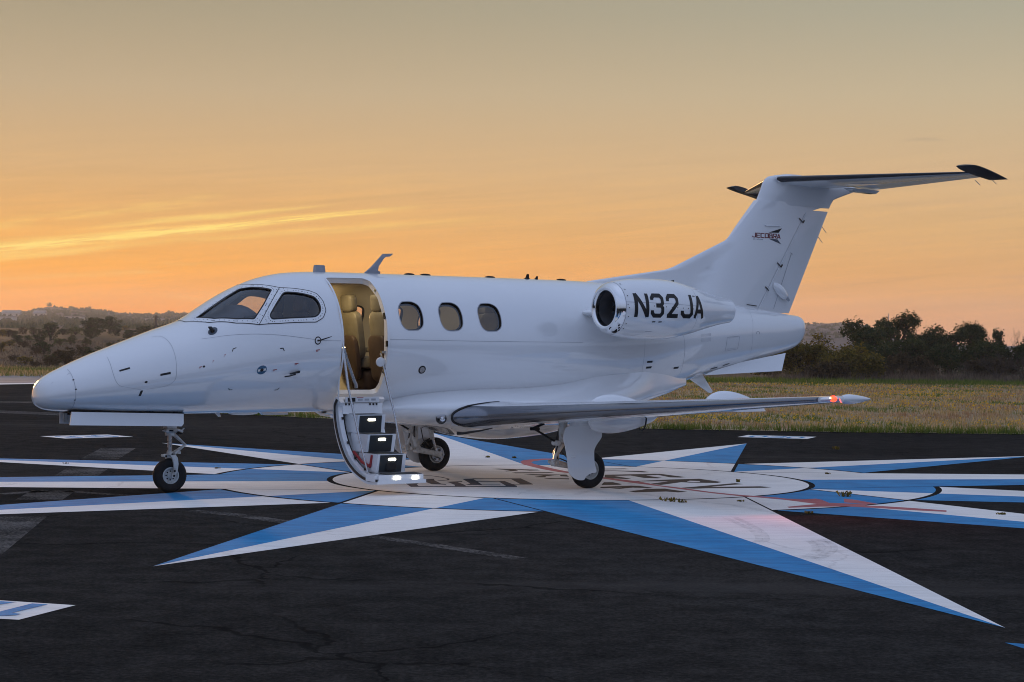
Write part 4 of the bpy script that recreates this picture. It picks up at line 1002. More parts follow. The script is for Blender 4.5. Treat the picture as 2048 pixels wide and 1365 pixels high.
for sg in (1, -1):
    wing = part('wing')
    m2 = MB(); loft(m2, [wsec(y, sg, .05, 1.0) for y in YW]); m2.build('wing_panel', M_PAINT, wing)
    m2 = MB(); loft(m2, [wsec(y, sg, 0, .085, .0025) for y in [.93,.96,1.0,1.05,1.1,1.17,1.25,1.5,2,2.5,3,3.5,4,4.5,5,5.4,5.70]]); m2.build('leading_edge', M_BOOT, wing)
    # dark sealing line where the polished edge starts
    m2 = MB(); P = []
    for k, (x, zz) in enumerate(afoil(0, .23, .145)):
        y_ = .945; 
        for it in range(4): le, z, te, t = wdef(y_); c = te-le; y_ = max(.945, WF(le+x*c)+.012)
        le, z, te, t = wdef(y_); c = te-le; P.append(L3(le+x*c-.004*(x < .02), y_*sg, z-x*c*.030+zz*c*1.02+(.004 if zz > camb(x) else -.004)))
    tube(m2, P[:-5], [.004+.010*min(1., k/5) for k in range(len(P)-5)], 6); m2.build('edge_seal', M_BLACK, wing)
    m2 = MB(); loft(m2, [wsec(y, sg, 0, 1.0, squash=q) for y, q in ((5.75,1.0),(5.85,.96),(5.93,.8),(5.98,.55),(6.005,.25))]); m2.build('wingtip', M_PAINT, wing)
    le, z, te, t = wdef(5.96)
    m2 = MB(); lathe(m2, [(0,-.015),(.036,0.0),(.050,.05),(.053,.11),(.046,.20),(.026,.33),(.010,.40),(0,.43)], L3(6.46, 5.99*sg, z-.004), (1,.0,.0), 20); m2.build('tip_cone', M_PAINT, wing)
    for yy, s0, ln, rz_up, rz_dn in ((2.02,6.13,1.12,.275,.20),(3.5,6.70,.98,.245,.05)):
        zc_ = wdef(yy)[1]-.05
        for up, rr in ((1, rz_up), (-1, rz_dn)):
            if rr < .06: continue
            m2 = MB(); secs = []
            for i in range(15):
                u = i/14; q = (sin(pi*min(1., u*1.0)**.62))**.62 if 0 < u < 1 else .001
                secs.append([L3(s0+ln*u, yy*sg+.085*q*cos(pi*k/12), zc_+up*(.0+rr*q*sin(pi*k/12))) for k in range(13)])
            loft(m2, secs, closed=False, cap=False); m2.build('flap_fairing', M_PAINT, wing)
    m2 = MB(); tube(m2, [L3(6.99, 2.02*sg+.087*cos(pi*k/12), wdef(2.02)[1]-.05-.172*sin(pi*k/12)) for k in range(13)], .010, 6); m2.build('fairing_gap', M_BLACK, wing)
    # navigation lamp in the tip
    le, z, te, t = wdef(5.88)
    m2 = MB(); ellipsoid(m2, L3(le+.045, 5.885*sg, z+.002), .075, .085, .036); m2.build('lamp_lens', M_LENS, wing)
    if sg == 1:
        m2 = MB(); ellipsoid(m2, L3(le+.006, 5.845, z+.002), .034, .045, .034, 14, 10); m2.build('navigation_lamp', M_NAV, wing)
        m2 = MB(); ellipsoid(m2, L3(le-.018, 5.832, z+.003), .016, .022, .018, 12, 8); m2.build('lamp_core', M_NAVC, wing)
        l = bpy.data.lights.new('navigation_light', 'SPOT'); l.energy = 26; l.color = (1., .05, .03); l.shadow_soft_size = .02; l.spot_size = radians(125); l.spot_blend = .5
        o = bpy.data.objects.new('navigation_light', l); COL.objects.link(o); o.parent = jet; o.location = L3(le-.05, 5.90, z-.01); o.rotation_euler = Vector((-.55,-.62,-.56)).to_track_quat('-Z','Y').to_euler()
    else:
        m2 = MB(); ellipsoid(m2, L3(le+.04, 5.84*sg, z+.002), .03, .034, .024, 12, 8); m2.build('navigation_lamp', M_GREYM, wing)
m2 = MB(); P = fribbon  # landing lamp in the fairing nose
lampc = Vector(L3(4.80, .872, .838))
ld = Vector((-.42,-.90,.02)).normalized(); u_, w_ = frame_of(ld)
m2 = MB(); lathe(m2, [(0,-.03),(.045,-.028),(.062,-.01),(.066,.004)], lampc, ld, 20); m2.build('landing_lamp', M_DARK, fair)
m2 = MB(); lathe(m2, [(0,.0),(.02,-.006),(.032,.006),(.034,.012)], lampc+w_*0+Vector((.018,0,0)), ld, 16); m2.build('lamp_reflector', M_CHROME, fair)
m2 = MB(); lathe(m2, [(.066,.004),(.05,.018),(.025,.025),(0,.027)], lampc, ld, 20); m2.build('lamp_glass', M_LENS, fair)
m2 = MB(); tube(m2, [L3(5.02,.90,.66), L3(5.05,.97,.66), L3(5.2,1.15,.70), L3(5.26,1.3,.735)], [.022,.016,.010,.006], 8); m2.build('drain_mast', M_BLACK, fair)

# ------------------------------------------------------------------ fin, rudder, tailplane
_LE = [(2.2,7.4),(2.56,7.42),(2.61,7.70),(2.80,9.0),(2.84,9.13),(3.24,10.065),(3.30,10.15),(3.837,10.65),(4.0,10.73),(4.10,10.772),(4.16,10.82),(4.205,10.90),(4.235,11.15)]
def LEF(z):
    if z <= _LE[0][0]: return _LE[0][1]
    for (a, b), (c, d) in zip(_LE, _LE[1:]):
        if z <= c: return b+(d-b)*(z-a)/(c-a)
    return _LE[-1][1]
LEM = lambda z: 10.119+(z-3.268)*.93*.846
TEF = lambda z: 11.298+(z-2.232)*.502
HNG = lambda z: 10.64+(z-2.30)*.655
def thick(s, z):
    lm, te = LEM(z), TEF(z); x = (s-lm)/(te-lm); le = LEF(z)
    d = .032*min(1., max(0., s-le)/.12)**.5 if s < lm+.4 else 0
    return max(d, naca(min(max(x,0),1), .105)*(te-lm)) if x > 0 else d
def vsec(z, s0, s1, n=22):
    ss = [s0+(s1-s0)*(.5-.5*cos(pi*i/n)) for i in range(n+1)]
    return [L3(s, thick(s, z), z) for s in ss[::-1]]+[L3(s, -thick(s, z), z) for s in ss[(1 if thick(s0, z) < 1e-6 else 0):]]
fin = part('fin')
m2 = MB(); zz = [2.2,2.4,2.56,2.61,2.66,2.70,2.75,2.80,2.82,2.84,2.93,3.0,3.1,3.2,3.24,3.27,3.30,3.4,3.552,3.7,3.84]
secs = []
for z in zz:
    s0, s1 = LEF(z), HNG(z) if z < 3.80 else TEF(z)
    ss = [s0+(s1-s0)*(.5-.5*cos(pi*i/26)) for i in range(27)]
    secs.append([L3(s, max(thick(s,z),.0005), z) for s in ss[::-1]]+[L3(s, -max(thick(s,z),.0005), z) for s in ss])
loft(m2, secs); m2.build('fin_panel', M_PAINT, fin, angle=30)
m2 = MB(); secs = []     # top of the fin and the bullet that carries the tailplane
for z, s1 in ((3.79,12.085),(3.84,12.11),(3.92,12.17),(3.96,12.28),(4.0,12.40),(4.05,12.56),(4.10,12.70),(4.15,12.55),(4.19,12.2),(4.22,11.8),(4.238,11.55)):
    s0 = LEF(z); ss = [s0+(s1-s0)*(.5-.5*cos(pi*i/26)) for i in range(27)]
    def tk(s):
        u = (s-s0)/(s1-s0); b = .09+.055*min(1., max(0., (z-3.8)/.3)); return max(.0005, b*(4*u*(1-u))**.6*(1-.35*u)*(1. if z < 4.2 else .72))
    secs.append([L3(s, tk(s), z) for s in ss[::-1]]+[L3(s, -tk(s), z) for s in ss])
loft(m2, secs); m2.build('tail_bullet', M_PAINT, fin, angle=40)
rud = part('rudder')
m2 = MB(); secs = []
for z in [2.24,2.32,2.6,2.9,3.2,3.5,3.742]:
    s0, s1 = HNG(z)+.012, TEF(z); ss = [s0+(s1-s0)*i/10 for i in range(11)]
    secs.append([L3(s, max(thick(s,z)*.97,.002), z-.10*(s-11.2)*(z > 3.6)*0) for s in ss[::-1]]+[L3(s, -max(thick(s,z)*.97,.002), z) for s in ss])
loft(m2, secs); m2.build('rudder_panel', M_PAINT, rud, angle=30)
def fy(s, z, o=.003): return L3(s, thick(s, z)+o, z)
m2 = MB(); P = [(HNG(z), z) for z in [2.34+.07*i for i in range(20)]]; m2.add([fy(s-.028, z, .004) for s, z in P]+[fy(s+.03, z, .010) for s, z in P]+[fy(s+.036, z, .001) for s, z in P], [(i,i+1,21+i-1+0,20+i) for i in range(19)]+[(20+i,21+i,41+i,40+i) for i in range(19)]); m2.build('hinge_cover', M_PAINT, rud)
for z in (3.585,2.93,2.58):
    s = HNG(z); m2 = MB()
    prism(m2, [fy(s-.06,z+.026,.006), fy(s-.045,z+.034,.006), fy(s+.025,z-.022,.013), fy(s+.01,z-.03,.013)], (0,-.003,0))
    if z > 2.7: prism(m2, [fy(s+.015,z-.026,.013), fy(s+.045,z+.012,.010), fy(s+.066,z-.0,.010), fy(s+.036,z-.04,.010)], (0,-.003,0))
    m2.build('hinge_fitting', M_BLACK, rud)
m2 = MB(); prism(m2, [fy(11.29,3.10), fy(11.297,3.10), fy(10.97,2.30), fy(10.963,2.30)], (0,-.003,0)); prism(m2, [fy(11.275,3.115), fy(11.325,3.095), fy(11.325,3.087), fy(11.275,3.107)], (0,-.003,0)); m2.build('trim_tab_gap', M_LINE, rud)
m2 = MB(); ellipsoid(m2, L3(11.07,.075,2.555), .17, .04, .075, 16, 10)
R_ = Matrix.Translation(L3(11.07,.075,2.555)) @ Matrix.Rotation(radians(38), 4, 'Y') @ Matrix.Translation(-Vector(L3(11.07,.075,2.555)))
m2.v = [tuple(R_ @ Vector(p)) for p in m2.v]; m2.build('actuator_cover', M_PAINT, rud)
m2 = MB(); tube(m2, [L3(11.18,.085,2.46), L3(11.225,.085,2.42)], [.03,.018], 8); m2.build('actuator_rod', M_LINE, rud)
for z in (3.52,3.37): m2 = MB(); tube(m2, [L3(TEF(z)-.005,0,z), L3(TEF(z)+.085,0,z-.085)], .0045, 6); m2.build('static_wick', M_LINE, rud)
m2 = MB(); prism(m2, [fy(10.73,3.492,.003), fy(11.05,3.499,.003), fy(11.03,3.478,.022), fy(10.76,3.474,.022)], (0,.015,.0)); m2.build('fin_scoop', M_PAINT, fin)
m2 = MB(); prism(m2, [fy(HNG(2.33)-.25,2.352,.004), fy(HNG(2.33)-.05,2.335,.004), fy(HNG(2.33)-.05,2.325,.004), fy(HNG(2.33)-.25,2.342,.004)], (0,-.003,0)); m2.build('root_gap', M_BLACK, fin)
# emblem and lettering on the fin
def flogo(poly, name, m):
    V, f = cdt([poly]); f = [q for q in f if inpoly(cen(V, q), poly)]; m3 = MB(); m3.add([fy(s, z, .004) for s, z in V], f); return m3.build(name, m, fin, angle=None)
flogo([(10.814,3.382),(11.012,3.387),(11.08,3.454)], 'emblem_wing', M_BLACK); flogo([(10.821,3.294),(10.993,3.292),(11.069,3.226)], 'emblem_wing', M_GREYM)
xs = 10.505
for i, ch in enumerate('JECOBRA'):
    w = .074 if ch != 'J' else .07
    v, f = glyph_mesh(ch, .22, lambda x, y: fy(xs+x*w+(0 if ch != 'J' else -.0), 3.298+(.006*(i > 4))*0+y/1.36*.068+(.004 if i < 5 else .004), .004))
    m3 = MB(); m3.add(v, f); m3.build('fin_letter', M_MAROON, fin, angle=None); xs += w+.006
xs = 10.515
for ch in 'AVIATION':
    v, f = glyph_mesh(ch, .24, lambda x, y: fy(xs+x*.015, 3.270+y/1.36*.016, .004), .5); m3 = MB(); m3.add(v, f); m3.build('fin_letter', M_GREYM, fin, angle=None); xs += .024
# tailplane
def hdef(y):
    t = (y-.12)/2.18; le = 10.93+t*1.54; te = 12.50+t*.40
    return le, 4.157+t*.034, te
def hsec(y, sg, x0, x1, defl=0., off=0.):
    le, z, te = hdef(y); c = te-le; out = []
    for x, q in afoil(x0, x1, .085, 0.0, off/c):
        zz = z+q*c-x*c*.040
        if x > .68: zz -= (x-.68)*c*defl
        out.append(L3(le+x*c, y*sg, zz))
    return out
YH = [.05,.12,.4,.8,1.2,1.6,2.0,2.3]
for sg in (1, -1):
    tp = part('tailplane')
    m2 = MB(); loft(m2, [hsec(y, sg, .06, .68) for y in YH]+[hsec(2.33, sg, .06, .68)]); m2.build('tailplane_panel', M_PAINT, tp)
    m2 = MB(); loft(m2, [hsec(y, sg, 0, .075, .002) for y in YH[1:]+[2.33]]); m2.build('leading_edge', M_TAILB, tp)
    ev = MB(); loft(ev, [hsec(y, sg, .685, 1.0, .10) for y in [.42,.8,1.2,1.6,2.0,2.33]]); ev.build('elevator', M_PAINT, tp)
    m2 = MB()    # horn balance at the tip, nose up
    secs = []
    for y, q in ((2.30,1.),(2.40,1.0),(2.48,.8),(2.53,.5),(2.555,.15)):
        s0 = 12.235+.05*(y-2.3)+.10*(1-q); s1 = 12.93+.075*(y-2.3)/.25; n_ = 12; up = []; lo = []
        for i in range(n_+1):
            u = i/n_; s = s0+(s1-s0)*u; zc_ = 4.262-.155*u**1.25; h = .045*q*(sqrt(max(0,u))*(1-u)*2.2+.0)+.0008; up.append(L3(s, y*sg, zc_+h)); lo.append(L3(s, y*sg, zc_-h))
        secs.append(up[::-1]+lo)
    loft(m2, secs); m2.build('elevator_horn', M_TAILB, tp)  # horn shares the dark boot colour, its backlit shade painted in
    for y in (2.10,2.36):
        le, z, te = hdef(min(y,2.3)); m2 = MB(); tube(m2, [L3(te-.01, y*sg, z-.075), L3(te+.09, y*sg, z-.135)], .0045, 6); m2.build('static_wick', M_LINE, tp)
    m2 = MB(); prism(m2, [L3(11.95,.42*sg,4.06), L3(12.60,.40*sg,4.05), L3(12.52,.40*sg,4.0), L3(12.1,.41*sg,4.01)], (0,-.12*sg,0)); m2.build('hinge_fairing', M_PAINT, tp)

# ------------------------------------------------------------------ engines
NR = pchip([(6.9,.262),(6.925,.298),(6.99,.328),(7.1,.352),(7.3,.377),(7.6,.388),(7.85,.38),(8.2,.325),(8.5,.25),(8.8,.18),(8.95,.155)])
NZ = 2.215
for sg in (1, -1):
    en = part('engine_nacelle'); yc = 1.35*sg; org = L3(0, yc, NZ)
    ss = [6.99+.0654*i for i in range(31)]
    m2 = MB(); lathe(m2, [(NR(s), s) for s in ss]+[(.135,8.95),(.13,8.7)], org, (1,0,0), 48); m2.build('cowl', M_PAINT, en)
    m2 = MB(); lathe(m2, [(NR(s)+.0015, s) for s in (6.992,6.96,6.94,6.925,6.91,6.903)]+[(.262,6.897),(.240,6.898),(.225,6.91),(.216,6.94),(.213,6.99)], org, (1,0,0), 56); m2.build('intake_lip', M_CHROME, en)
    m2 = MB(); lathe(m2, [(.213,6.985),(.214,7.1),(.22,7.22),(.0,7.23)], org, (1,0,0), 40); m2.build('intake_duct', M_COCK, en)
    fanp = part('fan', en)
    m2 = MB(); lathe(m2, [(0,7.02),(.03,7.05),(.06,7.12),(.07,7.18)], org, (1,0,0), 20); m2.build('spinner', M_DARK, en)
    m2 = MB()
    for k in range(20):
        a = 2*pi*k/20; P = []
        for r in (.06,.12,.17,.208):
            tw = .9-2.2*r; P.append((r, tw))
        A = [Vector(L3(7.165+.022*sin(tw), yc+r*cos(a-.035/r*.6), NZ+r*sin(a-.035/r*.6))) for r, tw in P]; B = [Vector(L3(7.20, yc+r*cos(a+.035/r*.6), NZ+r*sin(a+.035/r*.6))) for r, tw in P]
        m2.add(A+B, [(i,i+1,5+i,4+i) for i in range(3)])
    bpy.data.objects.remove(fanp); m2.build('fan', M_GREYM, en)
    m2 = MB(); lathe(m2, [(NR(8.16)+.001,8.156),(NR(8.166)+.001,8.162)], org, (1,0,0), 48); m2.build('cowl_gap', M_LINE, en)
    m2 = MB(); lathe(m2, [(NR(6.996)+.0015,6.996),(NR(7.002)+.0015,7.002)], org, (1,0,0), 48); m2.build('lip_gap', M_LINE, en)
    m2 = MB(); secs = []
    for y, q in ((.62,1.15),(.85,1.),(1.0,1.),(1.06,1.05)):
        secs.append([L3(7.05+(8.55-7.05)*x, y*sg, NZ-.05+zz*1.5*q) for x, zz in afoil(0,1,.085,0.)])
    loft(m2, secs); m2.build('pylon', M_PAINT, en)
    def ny(s, z, o=.002):
        r = NR(s)+o; dz = z-NZ; return L3(s, yc+sg*sqrt(max(r*r-dz*dz, 1e-4)), z)
    def npatch(P, name, m, o=.002):
        m3 = MB(); m3.add([ny(s, z, o) for s, z in P], [tuple(range(len(P)))]); return m3.build(name, m, en, angle=None)
    def nline(P, w, name, m):
        q = stroke(resample(P, .04), w); n_ = len(q)//2; m3 = MB(); m3.add([ny(s, z, .0018) for s, z in q], [(i,i+1,2*n_-2-i,2*n_-1-i) for i in range(n_-1)]); return m3.build(name, m, en, angle=None)
    nline([(7.0,2.293),(7.6,2.283),(8.15,2.262)], .005, 'cowl_gap', M_LINE)
    for k in range(12): npatch([(7.02+k*.095+.007*cos(a*pi/3), 2.262-.0035*k+.007*sin(a*pi/3)) for a in range(6)], 'fastener', M_BLACK)
    for z in (2.52,2.45,2.37,2.22,2.11,2.02,1.96): 
        s = 7.035; npatch([(s+.007*cos(a*pi/3), z+.007*sin(a*pi/3)) for a in range(6)], 'fastener', M_BLACK)
    for s in (7.42,7.52): npatch([(s-.025,2.055),(s+.025,2.058),(s+.025,2.044),(s-.025,2.041)], 'cowl_latch', M_BLACK)
    npatch([(7.36,1.93),(7.46,1.93),(7.46,1.924),(7.36,1.924)], 'cowl_latch', M_LINE)
    for z in (2.395,2.150): npatch([(8.08,z),(8.13,z-.002),(8.13,z-.014),(8.08,z-.010)], 'cowl_latch', M_BLACK)
    for k in range(3): npatch([(6.945+.02*k,2.0-.03*k),(6.958+.02*k,2.012-.03*k),(6.968+.02*k,1.995-.03*k),(6.955+.02*k,1.983-.03*k)], 'lip_slot', M_BLACK, .004)
    m2 = MB(); e_ = Vector((-.62,-.38*sg,-.69)).normalized(); c_ = Vector(L3(6.945, yc+.135*sg, NZ-.272)); lathe(m2, [(0,.004),(.048,.003),(.054,.0)], c_, e_, 18); m2.build('drain_scoop', M_DARK, en)
    # registration
    xs = [(7.115,.205),(7.352,.20),(7.600,.195),(7.838,.222),(8.090,.185)]
    for (s0, w), ch in zip(xs, 'N32JA'):
        seq = ch
        if sg == -1: s0 = 7.115+8.275-s0-w
        sh = (lambda x: x) if sg == 1 else (lambda x: 1-x)
        v, f = glyph_mesh(ch, .235, lambda x, y: ny(s0+sh(x)*w, 2.106+y/1.36*.297, .0025), .08)
        m3 = MB(); m3.add(v, f); m3.build('registration_letter', M_BLACK, en, angle=None)
    m2 = MB(); prism(m2, [L3(7.95,yc-.02,NZ+.345), L3(8.05,yc-.02,NZ+.385), L3(8.05,yc-.02,NZ+.33)], (0,.04,0)); m2.build('vent_mast', M_BLACK, en)

# ------------------------------------------------------------------ undercarriage
def wheel(g, c, R, w, ax, rim_r, bright=M_GEAR):
    a = Vector(ax).normalized(); m2 = MB()
    prof = [(rim_r,-w*.36),(rim_r+.012,-w*.44),(R*.82,-w*.5),(R*.93,-w*.42),(R*.975,-w*.30),(R*.985,-w*.17),(R*.968,-w*.155),(R*.968,-w*.13),(R*.995,-w*.12),(R*.998,-.006),(R*.98,-.004),(R*.98,.004),(R*.998,.006),(R*.995,w*.12),(R*.968,w*.13),(R*.968,w*.155),(R*.985,w*.17),(R*.975,w*.30),(R*.93,w*.42),(R*.82,w*.5),(rim_r+.012,w*.44),(rim_r,w*.36)]
    lathe(m2, prof, c, a, 48, closed=True)
    m2.v = [(x, y, max(z, .004)) for x, y, z in m2.v]; m2.build('tyre', M_RUBBER, g)
    m2 = MB(); r = rim_r
    lathe(m2, [(r+.004,-w*.36),(r+.010,-w*.42),(r-.004,-w*.42),(r*.86,-w*.25),(r*.72,-w*.18),(r*.42,-w*.20),(r*.36,-w*.32),(0,-w*.34)], c, a, 36); lathe(m2, [(r+.004,w*.36),(r+.010,w*.42),(r-.004,w*.42),(r*.86,w*.25),(r*.72,w*.18),(r*.42,w*.20),(r*.36,w*.32),(0,w*.34)], c, a, 36)
    m2.build('wheel_rim', bright, g)
    u, v_ = frame_of(a); m2 = MB()
    for k in range(8):
        for s_ in (-1, 1):
            q = Vector(c)+(u*cos(2*pi*k/8)+v_*sin(2*pi*k/8))*r*.57+a*s_*w*.195; lathe(m2, [(r*.095,-.002),(r*.095,.004),(0,.004)], q, a*s_, 10)
    m2.build('wheel_holes', M_DARK, g)
ng = part('nose_gear'); N0 = Vector(L3(1.645,0,.195))
stx = .12   # nose wheel slightly steered
wheel(ng, N0, .197, .115, (sin(stx),cos(stx),0), .088)
def gpart(nm, m, fn, g):
    m2 = MB(); fn(m2); return m2.build(nm, m, g)
def NL(s, y, z): return L3(s, y, z)
gpart('strut', M_STEEL, lambda q: tube(q, [NL(1.642,0,.45), NL(1.642,0,.70)], .027, 16), ng)
gpart('strut_housing', M_GEAR, lambda q: (tube(q, [NL(1.65,0,.665), NL(1.65,0,.98)], .052, 16), tube(q, [NL(1.65,0,.655), NL(1.65,0,.685)], .060, 16)), ng)
gpart('steering_actuator', M_GEAR, lambda q: (tube(q, [NL(1.56,.06,.715), NL(1.70,.06,.715)], .026, 12), tube(q, [NL(1.52,.06,.715), NL(1.57,.06,.715)], [.006,.014], 8), boxo(q, NL(1.63,.03,.77), .12, .10, .06)), ng)
gpart('steering_fittings', M_DARK, lambda q: (boxo(q, NL(1.62,.088,.715), .05, .006, .018), boxo(q, NL(1.60,.07,.80), .03, .03, .04), tube(q, [NL(1.71,.05,.70), NL(1.77,.05,.705)], .012, 8), boxo(q, NL(1.735,.05,.68), .05, .05, .02)), ng)
gpart('steering_link', M_GEAR, lambda q: (tube(q, [NL(1.76,.04,.705), NL(1.80,.04,.735)], .009, 8), tube(q, [NL(1.76,.04,.70), NL(1.805,.04,.74)], .007, 8), tube(q, [NL(1.71,.05,.72), NL(1.78,.05,.70)], .016, 8)), ng)
gpart('torque_link', M_GEAR, lambda q: (tube(q, [NL(1.70,.035,.66), NL(1.835,.01,.545)], [.014,.010], 8), tube(q, [NL(1.70,-.035,.66), NL(1.835,-.01,.545)], [.014,.010], 8), tube(q, [NL(1.835,.01,.545), NL(1.69,.04,.445)], [.010,.015], 8), tube(q, [NL(1.835,-.01,.545), NL(1.69,-.04,.445)], [.010,.015], 8), tube(q, [NL(1.835,-.03,.545), NL(1.835,.03,.545)], .010, 8), boxo(q, NL(1.755,.0,.455), .03, .05, .028)), ng)
def forkf(q):
    tube(q, [NL(1.642,0,.40), NL(1.642,0,.47)], [.040,.034], 14)
    for s_ in (1, -1):
        loft(q, [[Vector(NL(s+dx*w, s_*y+dy*t, z)) for dx, dy in ((-1,-1),(1,-1),(1,1),(-1,1))] for s, y, z, w, t in ((1.642,.0,.43,.035,.03),(1.65,.055,.435,.035,.022),(1.665,.088,.40,.034,.014),(1.68,.092,.33,.028,.012),(1.675,.09,.25,.024,.011),(1.655,.09,.215,.026,.011),(1.648,.09,.17,.022,.011))])
        tube(q, [NL(1.648,s_*.08,.195), NL(1.648,s_*.112,.195)], .026, 14)
    tube(q, [NL(1.58,.0,.425), NL(1.55,.0,.425)], .016, 8)
    tube(q, [NL(1.56,-.03,.425), NL(1.56,.05,.425)], .015, 8); tube(q, [NL(1.64,0,.43), NL(1.57,0,.425)], .018, 8)
gpart('wheel_fork', M_GEAR, forkf, ng)
gpart('fork_bolts', M_DARK, lambda q: [lathe(q, [(.013,0),(.013,.004),(0,.004)], NL(s,y,z), (0,-1,0), 10) for s, y, z in ((1.66,.104,.25),(1.648,.113,.195),(1.66,.036,.437),(1.575,.051,.42))], ng)
for y0, sg in ((.26,1),(-.26,-1)):
    d = part('nose_gear_door')
    m2 = MB(); a = 0.03*sg
    P = [(.348,.952),(.322,.805),(1.66,.772),(1.685,.80),(1.69,.915)] if sg == 1 else [(.42,.945),(.425,.80),(1.66,.775),(1.69,.915)]
    prism(m2, [L3(s, y0+(z-.95)*-.12*sg, z) for s, z in P], (0,.022,0)); m2.build('door_panel', M_PAINT, d)
    gpart('door_hinge', M_DARK, lambda q: [boxo(q, L3(s, y0-.03*sg, .925), .05, .03, .05) for s in (.5,.9,1.3,1.6)], d)
    if sg == -1: gpart('door_lining', M_GEAR, lambda q: (prism(q, [L3(.44,y0+.03,.93), L3(.445,y0+.03,.815), L3(.60,y0+.03,.81), L3(.60,y0+.03,.93)], (0,-.01,0)), boxo(q, L3(.47,y0+.045,.87), .02, .02, .10)), d)
m2 = MB(); prism(m2, [L3(.36,.235,.962), L3(1.70,.255,.928), L3(1.70,-.255,.928), L3(.36,-.235,.962)], (0,0,-.028)); m2.build('wheel_well', M_DARK, jet)
for sg in (1, -1):
    g = part('main_gear'); T = 1.744*sg; C = Vector(L3(6.372, T, .232))
    wheel(g, C, .232, .15, (0,1,0), .112, M_GEAR)
    yi = T-.16*sg
    gpart('strut', M_GEAR, lambda q: (tube(q, [L3(6.02,T-.05*sg,.88), L3(6.02,T-.05*sg,.56)], [.05,.042], 14), tube(q, [L3(6.02,T-.05*sg,.57), L3(5.98,T-.12*sg,.44), L3(6.01,yi,.33), L3(6.03,yi,.30)], [.045,.042,.04,.045], 12)), g)
    gpart('trailing_link', M_GEAR, lambda q: (tube(q, [L3(6.03,yi,.305), L3(6.20,yi,.27), L3(6.372,yi,.235)], [.042,.034,.04], 12), tube(q, [L3(5.99,yi-.05,.305), L3(5.99,yi+.05,.305)], .036, 12), tube(q, [L3(6.372,yi-.04,.232), L3(6.372,T+.05*sg,.232)], .034, 14)), g)
    gpart('shock_strut', M_GEAR, lambda q: (tube(q, [L3(6.20,yi,.62), L3(6.24,yi,.45)], .030, 12), tube(q, [L3(6.10,yi,.84), L3(6.22,yi,.55)], .036, 12)), g)
    gpart('shock_rod', M_STEEL, lambda q: tube(q, [L3(6.23,yi,.50), L3(6.30,yi,.28)], .018, 10), g)
    gpart('drag_brace', M_DARK, lambda q: (tube(q, [L3(5.62,T-.08*sg,.735), L3(5.93,T-.06*sg,.575)], .013, 8), tube(q, [L3(5.60,T-.10*sg,.735), L3(5.74,T-.04*sg,.80)], .016, 8), tube(q, [L3(5.60,T-.13*sg,.735), L3(5.66,T-.03*sg,.735)], .020, 8)), g)
    gpart('lock_joint', M_GEAR, lambda q: (tube(q, [L3(5.93,T-.11*sg,.56), L3(5.93,T+.0*sg,.56)], .032, 12), lathe(q, [(.045,-.03),(.05,0),(.045,.03)], L3(5.90,T-.03*sg,.325), (0,1,0), 14), tube(q, [L3(5.90,yi,.33), L3(6.03,yi,.31)], .022, 8), tube(q, [L3(5.94,T-.06*sg,.46), L3(5.90,T-.05*sg,.34)], .022, 8)), g)
    gpart('hydraulic_hose', M_BLACK, lambda q: (tube(q, [L3(6.05,yi+.03*sg,.80), L3(5.98,yi+.05*sg,.62), L3(5.96,yi+.03*sg,.50), L3(6.02,yi,.38), L3(6.14,yi+.04*sg,.33), L3(6.30,yi+.03*sg,.27)], .009, 6), tube(q, [L3(6.12,yi,.80), L3(6.04,yi-.02*sg,.60), L3(6.09,yi,.44), L3(6.22,yi,.34)], .007, 6), tube(q, [L3(5.95,T-.04*sg,.55), L3(5.92,T-.05*sg,.44), L3(5.96,T-.05*sg,.36)], .010, 6)), g)
    gpart('brake', M_STEEL, lambda q: (lathe(q, [(.05,-.0),(.092,.0),(.096,.02),(.092,.04),(.05,.045)], C-Vector((0,-1*sg*-1,0))*0+Vector(L3(0,-.085*sg,0)), (0,1,0), 24), [tube(q, [C+Vector((.07*cos(k*pi/3), .05*sg, .07*sin(k*pi/3))), C+Vector((.07*cos(k*pi/3), .13*sg, .07*sin(k*pi/3)))], .016, 8) for k in range(6)]), g)
    D = [(5.939,.745),(5.91,.628),(5.942,.529),(5.974,.396),(5.997,.231),(6.03,.18),(6.07,.147),(6.142,.117),(6.225,.114),(6.252,.14),(6.276,.165),(6.34,.19),(6.421,.21),(6.389,.319),(6.381,.453),(6.40,.51),(6.427,.551),(6.489,.633),(6.48,.72),(6.455,.76),(6.383,.777),(6.175,.780),(6.0,.768)]
    m2 = MB(); yo = T+.125*sg; n = len(D)
    prism(m2, [L3(s, yo+.03*sg*max(0,(z-.5))*2-.02*sg, z) for s, z in catmull(D, 3)], (0,-.012*sg,0)); m2.build('gear_door', M_PAINT, g)
    gpart('door_bump', M_PAINT, lambda q: ellipsoid(q, L3(6.06,yo-.015*sg,.40), .05, .018, .022, 14, 8), g)
    gpart('door_strut', M_GEAR, lambda q: (tube(q, [L3(6.2,yo-.03*sg,.3), L3(6.3,T+.02*sg,.25)], .012, 8), tube(q, [L3(6.1,yo-.03*sg,.55), L3(6.05,T-.04*sg,.6)], .012, 8)), g)
    gpart('gear_bay_door', M_PAINT, lambda q: prism(q, [L3(6.04,yo-.06*sg,.80), L3(6.52,yo-.06*sg,.82), L3(6.52,yo+.06*sg,.84), L3(6.04,yo+.06*sg,.82)], (0,0,-.045)), g)
m2 = MB(); prism(m2, [L3(5.86,-1.9,.66), L3(6.2,-1.92,.62), L3(6.22,-1.92,.34), L3(5.98,-1.92,.20), L3(5.86,-1.92,.30)], (0,.012,0)); m2.build('gear_door', M_PAINT, g)

